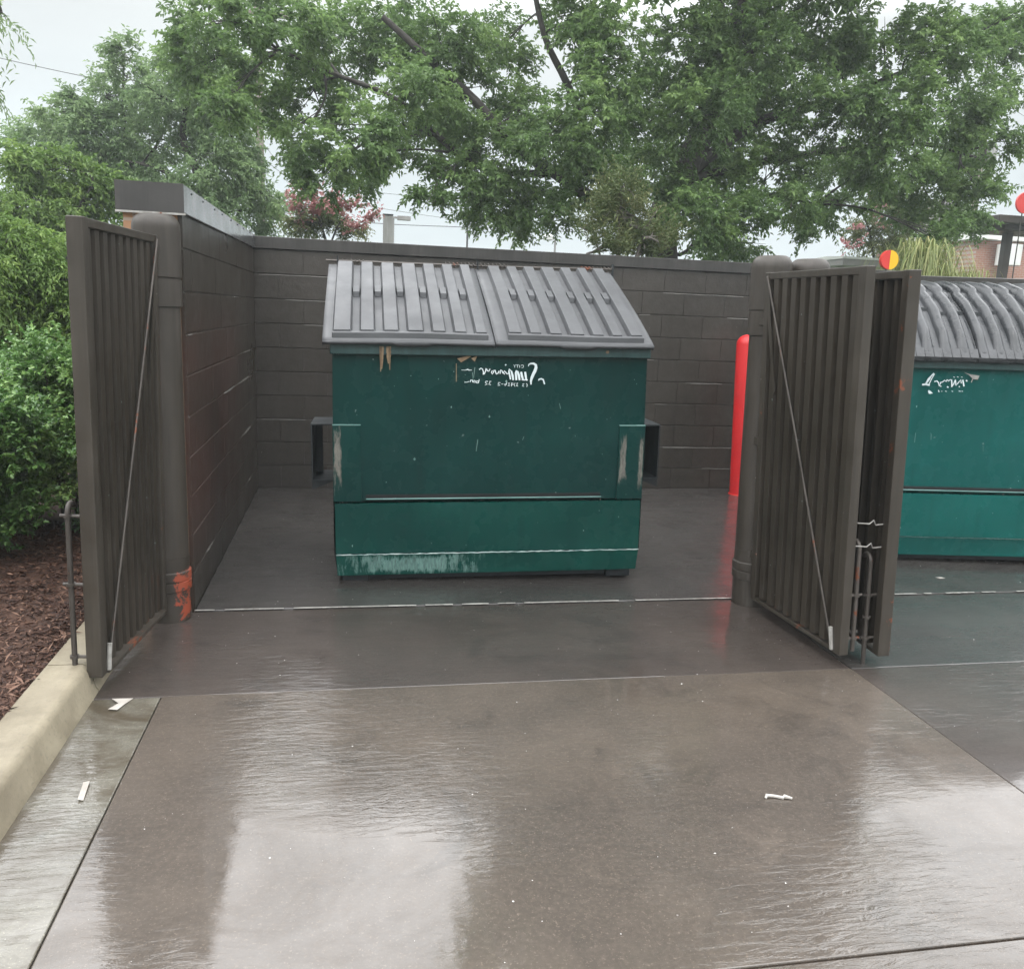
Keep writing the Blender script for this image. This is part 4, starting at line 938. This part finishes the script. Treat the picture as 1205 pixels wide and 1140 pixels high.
BU = [(3.7, 5.0, 8.2, 1.2), (5.2, 4.9, 8.7, 1.6), (7.2, 5.0, 8.5, 1.6), (8.6, 5.3, 8.0, 1.2), (6.0, 5.4, 7.4, 1.0), (4.4, 5.4, 7.2, 0.9), (7.8, 5.4, 7.2, 1.0), (4.3, 4.4, 9.4, 1.5), (6.2, 4.2, 9.9, 1.7), (7.8, 4.8, 9.2, 1.5), (5.4, 4.2, 11.4, 1.6), (6.9, 4.4, 11.2, 1.3), (4.2, 4.5, 10.8, 1.1)]
ub = [((x_, y_, z_), (r_, r_ * 0.9, r_ * 0.8), 1.0) for x_, y_, z_, r_ in BU]
twigs_to(mbt, nodes, ub, rgp, 0.05)
mbt.v = [loc(v) for v in mbt.v]; mk('trunk', mbt, M['bark'], bt, smooth=True)
blobs2 = [(loc(c), r_, w_) for c, r_, w_ in blobs]; ub2 = [(loc(c), r_, w_) for c, r_, w_ in ub]
foliage('crown', M['leaf_big'], blobs2, rg, 15000, 14, 0.078, 0.040, 0.25, 0.22, bt, clump=0.5)
foliage('upper_crown', M['leaf_big'], ub2, rg, 4200, 12, 0.17, 0.085, 0.6, 0.4, bt, clump=0.5)

def tree(name, label, y, root, limbs, BBs, mat, n, per, L, W_, twig, droop, seed, trunk_r=0.12, bark='bark', group=None, cat='tree', jit=0.8, extra=None, extra_mat=None, extra_n=0, clump=0.55, dz=None):
    rgn = np.random.default_rng(seed); rp = random.Random(seed)
    g = at(root, 300, y); t = thing(name, (g.x, y, -0.05), label, cat, group)
    lo = lambda v: tuple(Vector(v) - Vector(t.location))
    mb = MB(); nd = []
    for pts, a, b_ in limbs:
        P = [at(px, py, y) for px, py in pts]
        nd += limb(mb, P, a, b_, 8)
    z_ = min(nd, key=lambda q: q.z); nd += limb(mb, [(g.x, y, -0.05), (g.x, y, max(0.3, z_.z * 0.5)), z_], trunk_r, limbs[0][1], 9)
    bl = [blob(px, py, rx * 0.85, ry * 0.85, y + rp.uniform(-jit, jit), 1.0, dz=dz) for px, py, rx, ry in BBs]
    twigs_to(mb, nd, bl, rp, 0.014)
    mb.v = [lo(v) for v in mb.v]; mk('trunk', mb, M[bark], t, smooth=True)
    foliage('crown', mat, [(lo(c), r_, w_) for c, r_, w_ in bl], rgn, n, per, L, W_, twig, droop, t, clump=clump)
    if extra:
        eb = [blob(px, py, rx, ry, y - 0.3, 1.0) for px, py, rx, ry in extra]
        foliage('flowers', extra_mat, [(lo(c), r_, w_) for c, r_, w_ in eb], rgn, extra_n, 10, 0.07, 0.06, 0.25, -0.3, t, clump=0.4)
    return t
G_ = 'trees beyond the enclosure walls'
tree('slender_tree', 'pale slender tree with see-through top rising highest at upper left', 11, 160, [([(165, 260), (150, 200), (146, 140), (145, 90)], 0.07, 0.02), ([(150, 200), (120, 160), (95, 140)], 0.04, 0.015), ([(155, 220), (185, 170), (200, 140)], 0.04, 0.015)],
     [(143, 62, 12, 18), (146, 88, 22, 18), (130, 112, 26, 18), (160, 118, 20, 20), (88, 110, 16, 10), (110, 138, 34, 18), (70, 132, 24, 12), (55, 160, 42, 26), (95, 175, 45, 30), (150, 165, 40, 28)], M['leaf_far'], 1500, 12, 0.095, 0.04, 0.32, 0.2, 31, group=G_)
tree('spreading_tree', 'dense mid green tree over the side wall, left of the utility pole', 10, 255, [([(250, 270), (235, 210), (215, 160), (225, 110)], 0.12, 0.03), ([(235, 210), (270, 170), (280, 120)], 0.08, 0.02), ([(240, 230), (190, 200), (150, 190)], 0.06, 0.02)],
     [(205, 80, 34, 30), (240, 95, 40, 40), (180, 110, 34, 34), (215, 140, 50, 44), (265, 150, 40, 45), (180, 175, 45, 36), (235, 190, 50, 40), (275, 205, 42, 40), (290, 235, 45, 35), (315, 225, 25, 28), (320, 255, 25, 20), (140, 200, 40, 30), (200, 230, 55, 30), (250, 245, 50, 28), (155, 215, 40, 20), (270, 100, 28, 34)], M['leaf_far'], 3000, 12, 0.09, 0.038, 0.32, 0.3, 32, group=G_, trunk_r=0.2)
tree('leafy_tree', 'light green leafy tree low at the left edge, above the hedge', 5.5, 40, [([(50, 330), (45, 270), (30, 210)], 0.08, 0.02), ([(50, 300), (90, 250), (110, 215)], 0.05, 0.015)],
     [(20, 195, 40, 22), (75, 200, 40, 26), (110, 225, 40, 26), (30, 240, 42, 32), (85, 255, 40, 30), (15, 285, 40, 34), (60, 300, 45, 36), (100, 290, 30, 34), (15, 340, 35, 36), (60, 350, 40, 34), (25, 385, 45, 28), (70, 385, 35, 26)], M['leaf_light'], 3000, 12, 0.085, 0.032, 0.35, 0.5, 33, group=G_, jit=0.6)
tree('arching_shrub', 'yellow green arching shrub behind the hedge at the left edge', -0.3, 20, [([(30, 420), (28, 350), (20, 290)], 0.03, 0.01), ([(32, 400), (60, 340), (80, 300)], 0.025, 0.008)],
     [(12, 285, 32, 26), (50, 300, 34, 28), (15, 335, 34, 30), (62, 335, 30, 28), (30, 372, 40, 26), (72, 372, 26, 24), (20, 402, 30, 18), (65, 405, 34, 16), (90, 330, 22, 26), (-25, 320, 30, 50)], M['leaf_light'], 2500, 12, 0.050, 0.017, 0.24, 0.6, 34, jit=0.3, cat='shrub')
tree('drooping_tree', 'drooping grey green branch tips hanging in at the top left corner', 2.5, -80, [([(-80, 300), (-85, 100), (-60, 0), (-10, 10)], 0.08, 0.02)],
     [(-2, 14, 9, 6), (4, 24, 9, 6), (-30, 30, 18, 18), (-50, 60, 20, 30), (-45, -10, 25, 20), (-30, 95, 10, 12)], M['leaf_far'], 200, 14, 0.08, 0.018, 0.25, 0.8, 35, jit=0.3)
tree('crape_myrtle', 'crape myrtle with pink flower heads above the wall, left of the grey pylon', 9, 385, [([(385, 290), (378, 265), (370, 245)], 0.03, 0.01), ([(388, 290), (400, 262), (415, 255)], 0.02, 0.008)],
     [(360, 262, 22, 14), (388, 262, 26, 14), (412, 268, 18, 9), (372, 245, 14, 8)], M['leaf_olive'], 420, 12, 0.07, 0.03, 0.25, 0.2, 36, extra=[(362, 240, 14, 9), (380, 246, 12, 9), (400, 250, 12, 8), (425, 262, 12, 9), (412, 246, 8, 7), (350, 262, 8, 8)], extra_mat=M['flower'], extra_n=150, group='crape myrtles in bloom', jit=0.4)
tree('crape_myrtle', 'crape myrtle with faint pink flowers above the right gates, under the big tree', 9, 1030, [([(1030, 320), (1025, 280), (1015, 250)], 0.03, 0.01), ([(1032, 310), (1055, 275), (1060, 250)], 0.02, 0.008)],
     [(1015, 275, 26, 18), (1050, 262, 30, 22), (1040, 290, 36, 14), (1070, 240, 20, 22), (1030, 245, 16, 14)], M['leaf_olive'], 650, 12, 0.075, 0.03, 0.28, 0.2, 37, extra=[(1022, 262, 12, 10), (1040, 252, 16, 10), (1000, 288, 14, 9), (1055, 240, 8, 8)], extra_mat=M['flower'], extra_n=26, group='crape myrtles in bloom', jit=0.4)
tree('tall_shrub', 'upright narrow leaved yellowish shrub growing just behind the back wall at its middle', 1.3, 735, [([(725, 330), (728, 270), (732, 225)], 0.02, 0.006), ([(740, 330), (760, 270), (775, 245)], 0.018, 0.005), ([(715, 330), (700, 280), (695, 255)], 0.015, 0.005)],
     [(700, 270, 18, 24), (725, 250, 22, 28), (748, 268, 20, 28), (735, 228, 12, 14), (775, 285, 16, 18), (715, 295, 30, 10), (755, 295, 30, 12)], M['leaf_olive'], 620, 12, 0.060, 0.016, 0.2, -0.5, 38, cat='shrub', jit=0.3, bark='bark_grey', dz=0.25)
# more trees closing the view far behind
tree('distant_tree', 'dull green distant tree low behind the red brick building at right', 30, 1120, [([(1120, 330), (1120, 280), (1110, 240)], 0.15, 0.04)], [(1080, 290, 40, 20), (1120, 270, 40, 26), (1150, 290, 30, 16)], M['leaf_far'], 500, 12, 0.2, 0.09, 0.7, 0.3, 39, jit=1)

# pampas-like fronds
def fronds(label, px, py, y, n, spread, h, seed):
    rgn = np.random.default_rng(seed); c = at(px, py, y); t0 = thing('fountain_grass', (c.x, y, -0.05), label, 'plant', 'fountain grasses behind the right wall')
    V = []; F = []; T = []
    for k in range(n):
        a = rgn.uniform(0, 6.283); sp = spread * rgn.uniform(0.2, 1); zo = h * rgn.uniform(0.25, 0.72); hh = (h * 1.03 - zo) * rgn.uniform(0.55, 1.0); w_ = rgn.uniform(0.005, 0.012); seg = 12; o = len(V); tn = np.clip(rgn.normal(0.5, 0.25), 0, 1)
        bx, by = rgn.normal(0, 0.12, 2); dx, dy = math.cos(a), math.sin(a)
        for s in range(seg + 1):
            u = s / seg; r_ = sp * (u ** 1.15); z_ = hh * math.sin(u * R(120 + 55 * min(1.0, sp / spread)))
            wd = w_ * (1 - u * 0.85)
            V += [(bx + dx * r_ - dy * wd, by + dy * r_ + dx * wd, z_ + zo * min(1, u * 8)), (bx + dx * r_ + dy * wd, by + dy * r_ - dx * wd, z_ + zo * min(1, u * 8))]; T += [tn, tn]
        F += [(o + 2 * s, o + 2 * s + 1, o + 2 * s + 3, o + 2 * s + 2) for s in range(seg)]
    np_mesh('blades', np.array(V), np.array(F), M['frond'], np.array(T), t0)
fronds('tall yellow green fountain grass under the grey rounded sign', 1088, 300, 2.4, 800, 0.85, 2.70, 41)
fronds('shorter straw coloured fountain grass between the gate top and the brick building', 1130, 320, 2.0, 600, 0.55, 2.35, 42)

# hedge: glossy leaved shrubs in the mulch bed
def shrub(label, cx, cy, rx, ry, h, n, seed):
    rgn = np.random.default_rng(seed); rp = random.Random(seed)
    t = thing('hedge_shrub', (cx, cy, 0.08), label, 'shrub', 'glossy hedge shrubs in the mulch bed')
    mb = MB()
    for k in range(14):
        a = rp.uniform(0, 6.28); e = Vector((math.cos(a) * rx * rp.uniform(.3, .8), math.sin(a) * ry * rp.uniform(.3, .8), h * rp.uniform(0.5, 0.92)))
        limb(mb, [(e.x * 0.1, e.y * 0.1, 0), (e.x * 0.4, e.y * 0.4, e.z * 0.5), e], 0.012, 0.004, 6)
    mk('stems', mb, M['bark_grey'], t, smooth=True)
    bl = []
    for k in range(34):
        a = rp.uniform(0, 6.28); q_ = rp.uniform(0.35, 0.86); zc = rp.uniform(0.14, 0.88) * h; sh = math.sqrt(max(0.15, 1 - ((zc / h - 0.45) / 0.62) ** 2))
        bl.append(((math.cos(a) * rx * q_ * sh, math.sin(a) * ry * q_ * sh, zc), (rx * 0.32, ry * 0.32, h * 0.12), 1.0))
    foliage('foliage', M['leaf_hedge'], bl, rgn, n, 12, 0.032, 0.021, 0.09, -0.15, t, clump=0.75)
shrub('nearest glossy hedge shrub, spilling low over the mulch at the left edge', -1.45, -2.62, 0.62, 0.60, 1.16, 5200, 51)
shrub('tall glossy hedge shrub right behind the open left gate', -0.98, -1.80, 0.56, 0.66, 1.24, 5200, 52)
shrub('glossy hedge shrub farther back along the side wall', -0.95, -0.75, 0.55, 0.6, 1.2, 1200, 53)
shrub('glossy hedge shrub behind the nearest one, cut by the left edge', -1.95, -1.6, 0.7, 0.65, 1.2, 1500, 54)

# ------------------------------------------------------------------ poles, lamps, wires, building
def px_w(px, py, y, w_): c = at(px, py, y); return w_ * (c - CAM).dot(fwd) / F_PX
def pole(name, px, py, y, wpx, label, cat, mat, square=False, extra=None, group=None):
    top = at(px, py, y); r_ = px_w(px, py, y, wpx) / 2
    t = thing(name, (top.x, y, -0.05), label, cat, group); mb = MB()
    if square: mb.span((-r_, -r_, 0), (r_, r_, top.z + 0.05))
    else: mb.tube([(0, 0, 0), (0, 0, top.z + 0.05)], [r_ * 1.15, r_], 12)
    mk('shaft', mb, M[mat], t, smooth=not square); return t, top.z + 0.05, r_
t, h, r_ = pole('utility_pole', 303, -10, 22, 9, 'tall weathered utility pole seen through the leaves above the side wall', 'pole', 'wood_pole', group='utility poles')
mb = MB(); mb.span((-1.1, -0.06, h - 0.7), (1.1, 0.06, h - 0.56)); mk('crossarm', mb, M['wood_pole'], t)
mb = MB(); [mb.tube([(x_, 0, h - 0.56), (x_, 0, h - 0.40)], 0.05, 8) for x_ in (-1.0, -0.4, 0.4, 1.0)]; mk('insulators', mb, M['grey_post'], t)
t, h, r_ = pole('utility_pole', 1160, 150, 26, 7, 'pale utility pole behind the big tree at upper right', 'pole', 'wood_pole', group='utility poles')
mb = MB(); mb.tube([(0.35, -0.1, h - 1.6), (0.35, -0.1, h - 0.7)], 0.22, 12); mk('transformer', mb, M['grey_post'], t, smooth=True)
t, h, r_ = pole('pylon', 456.5, 254, 14, 11, 'square grey pylon top standing above the back wall', 'pylon', 'grey_post', square=True)
mb = MB(); mb.span((-r_ * 1.1, -r_ * 1.1, h + 0.001), (r_ * 1.1, r_ * 1.1, h + 0.03)); mk('cap', mb, M['dark_steel'], t)
t, h, r_ = pole('street_lamp', 463, 255, 20, 2.2, 'thin lamp post with a small box lamp right beside the grey pylon', 'lamp', 'grey_post', group='street lamps')
mb = MB(); mb.span((0, -0.05, h - 0.05), (0.3, 0.05, h)); mb.span((0.12, -0.15, h - 0.09), (0.52, 0.15, h + 0.02)); mk('lamp_head', mb, M['grey_sign'], t)
t, h, r_ = pole('street_lamp', 653.5, 281, 26, 2.4, 'small distant lamp post with a round head left of the yellowish shrub', 'lamp', 'grey_post', group='street lamps')
mb = MB(); mb.tube([(0, 0, h - 0.05), (-0.2, 0, h)], 0.03, 6); mb.lathe([(0.03, -0.1), (0.2, -0.06), (0.22, 0.08), (0.05, 0.16)], (-0.28, 0, h), 12); mk('lamp_head', mb, M['white_roof'], t, smooth=True)
pole('flag_pole', 551, 240, 18, 2.2, 'thin bare pole between the pylon and the distant lamp, reaching into the leaves', 'pole', 'wire')
def wire(label, pts, y0, y1, r_=0.012):
    P = [at(px, py, y0 + (y1 - y0) * i / (len(pts) - 1)) for i, (px, py) in enumerate(pts)]
    mb = MB(); Q = limb(mb, P, r_, r_, 5); tag(mk('overhead_wire', mb, M['wire']), label, 'wire', 'overhead wires')
wire('overhead wire running above the back wall from the pylon to the shrub', [(300, 246), (430, 262), (560, 268), (700, 274), (900, 282)], 22, 24)
wire('faint overhead wire left of the utility pole near the top left', [(-60, 55), (60, 82), (180, 106), (303, 126)], 20, 22, 0.010)
wire('overhead wire beside the crape myrtle, lower of the two at the utility pole', [(303, 180), (345, 212), (420, 240), (560, 262)], 22, 30, 0.008)
wire('overhead wire beside the crape myrtle, upper of the two at the utility pole', [(303, 160), (345, 203), (430, 225), (640, 245)], 22, 30, 0.008)
wire('overhead wire crossing the clear sky at the far right', [(1120, 120), (1160, 152), (1205, 168), (1300, 190)], 24, 26, 0.010)

# brick building, canopy and signs at right
a = at(1152, 272, 20); b_ = at(1400, 330, 20)
t = thing('brick_building', (a.x, 20, -0.05), 'red brick building with pale roof edge at the far right behind the canopy post', 'building')
mb = MB(); mb.span((0, 0, 0), (12, 6, a.z - 0.25)); mk('wall', mb, M['brick_red'], t)
mb = MB(); mb.span((-0.3, -0.35, a.z - 0.245), (12.3, 6.3, a.z + 0.05)); mk('roof', mb, M['white_roof'], t, bevel=0.02)
for x_ in (1.4, 4.5, 7.5):
    mb = MB(); mb.span((x_, -0.03, 0.9), (x_ + 1.6, 0.02, 2.6)); f = mk('window', mb, M['dark_steel'], t)
    mb = MB(); mb.span((x_ - 0.05, -0.06, 2.602), (x_ + 1.65, 0.0, 2.7)); mk('lintel', mb, M['white_roof'], t)
mb = MB(); mb.tube([(0.9, -0.5, a.z - 1.1), (0.9, -0.5, a.z - 0.4)], 0.4, 16); mk('vent_duct', mb, M['white_roof'], t, smooth=True)
p = at(1188, 262, 9.0); t = thing('canopy', (p.x, 9, -0.05), 'dark brown drive lane canopy on a steel post at the far right', 'canopy')
mb = MB(); mb.span((-0.075, -0.075, 0), (0.075, 0.075, p.z - 0.17)); mk('post', mb, M['brown_pipe'], t, bevel=0.005)
q1 = at(1147, 262, 9).x - p.x; mb = MB(); mb.span((q1, -0.7, p.z - 0.05), (4.5, 0.9, p.z + 0.10)); mb.span((q1 + 0.35, -0.45, p.z - 0.165), (3.0, 0.5, p.z - 0.052)); mk('roof', mb, M['brown_metal'], t, bevel=0.01)
def disc(label, px, py, y, rpx, halves, post=True):
    c = at(px, py, y); r_ = px_w(px, py, y, rpx); t = thing('round_sign', (c.x, y, -0.05 if post else c.z), label, 'sign', 'round signs on thin posts'); z_ = c.z + 0.05 if post else 0
    n = 32
    if halves:
        for s, mt in ((-1, 'red_sign'), (1, 'yellow')):
            P = [(s * r_ * math.sin(math.pi * k / n), z_ + r_ * math.cos(math.pi * k / n)) for k in range(n + 1)]; mb = MB(); mb.prism([(s * 0.001 + p_[0], p_[1]) for p_ in P], -0.02, 0.02, 'y'); mk('sign_face', mb, M[mt], t)
    else:
        P = [(r_ * math.cos(2 * math.pi * k / n), z_ + r_ * math.sin(2 * math.pi * k / n)) for k in range(n)]; mb = MB(); mb.prism(P, -0.02, 0.02, 'y'); mk('sign_face', mb, M['red_sign'], t)
    if post: mb = MB(); mb.tube([(0, 0.035, 0), (0, 0.035, z_)], 0.012, 8); mk('post', mb, M['brown_pipe'], t, smooth=True)
disc('round sign, left half red and right half yellow, just over the right gate top', 1046, 306, 1.0, 11, True)
disc('plain red round sign above the canopy at the right edge', 1206, 239, 8.2, 12, False)
c = at(1103, 254, 16); rx = px_w(1103, 254, 16, 20); t = thing('shop_sign', (c.x, 16, -0.05), 'grey rounded sign panel with dark edge half hidden by leaves at right', 'sign')
P = [(rx * math.copysign(abs(math.cos(a)) ** 0.5, math.cos(a)), c.z + 0.05 + rx * 0.9 * math.copysign(abs(math.sin(a)) ** 0.6, math.sin(a))) for a in [2 * math.pi * k / 40 for k in range(40)]]
mb = MB(); mb.prism(P, -0.06, 0.1, 'y'); mk('panel', mb, M['grey_sign'], t)
mb = MB(); mb.prism([(x_ * 1.06, c.z + .05 + (z_ - c.z - .05) * 1.06) for x_, z_ in P], 0.102, 0.14, 'y'); mk('frame', mb, M['dark_steel'], t)
mb = MB(); mb.tube([(0, 0.2, 0), (0, 0.2, c.z)], 0.12, 12); mk('post', mb, M['grey_post'], t, smooth=True)
a = at(975, 302, 7.4); b_ = at(1100, 312, 7.4)
t = thing('white_canopy', ((a.x + b_.x) / 2, 7.4, -0.05), 'long low white canopy roof seen above the right gates', 'canopy')
hw = (b_.x - a.x) / 2; mb = MB(); mb.prism([(-0.5, a.z - 0.01), (-0.5, a.z + 0.03), (0.1, a.z + 0.06), (0.7, a.z + 0.03), (0.7, a.z - 0.01)], -hw, hw, 'x'); mk('roof', mb, M['white_roof'], t)
mb = MB(); mb.span((-hw + 0.02, -0.48, a.z - 0.12), (hw - 0.02, 0.68, a.z - 0.012)); mk('fascia', mb, M['grey_sign'], t)
for x_ in (-hw * 0.7, hw * 0.7): mb = MB(); mb.tube([(x_, 0.1, 0), (x_, 0.1, a.z - 0.125)], 0.05, 10); mk('post', mb, M['grey_post'], t, smooth=True)

# ------------------------------------------------------------------ damp air
mh, nh, bh = base_mat('damp_air'); nh.nodes.remove(bh)
pv = N(nh, 'ShaderNodeVolumePrincipled', ins={'Density': 0.0026, 'Color': (0.86, 0.92, 0.94, 1), 'Anisotropy': 0.2})
nh.links.new(pv.outputs[0], nh.nodes['Material Output'].inputs['Volume'])
mb = MB(); mb.span((-700, -700, -1.1), (700, 1000, 17.0))
tag(mk('haze', mb, mh), kind='stuff')
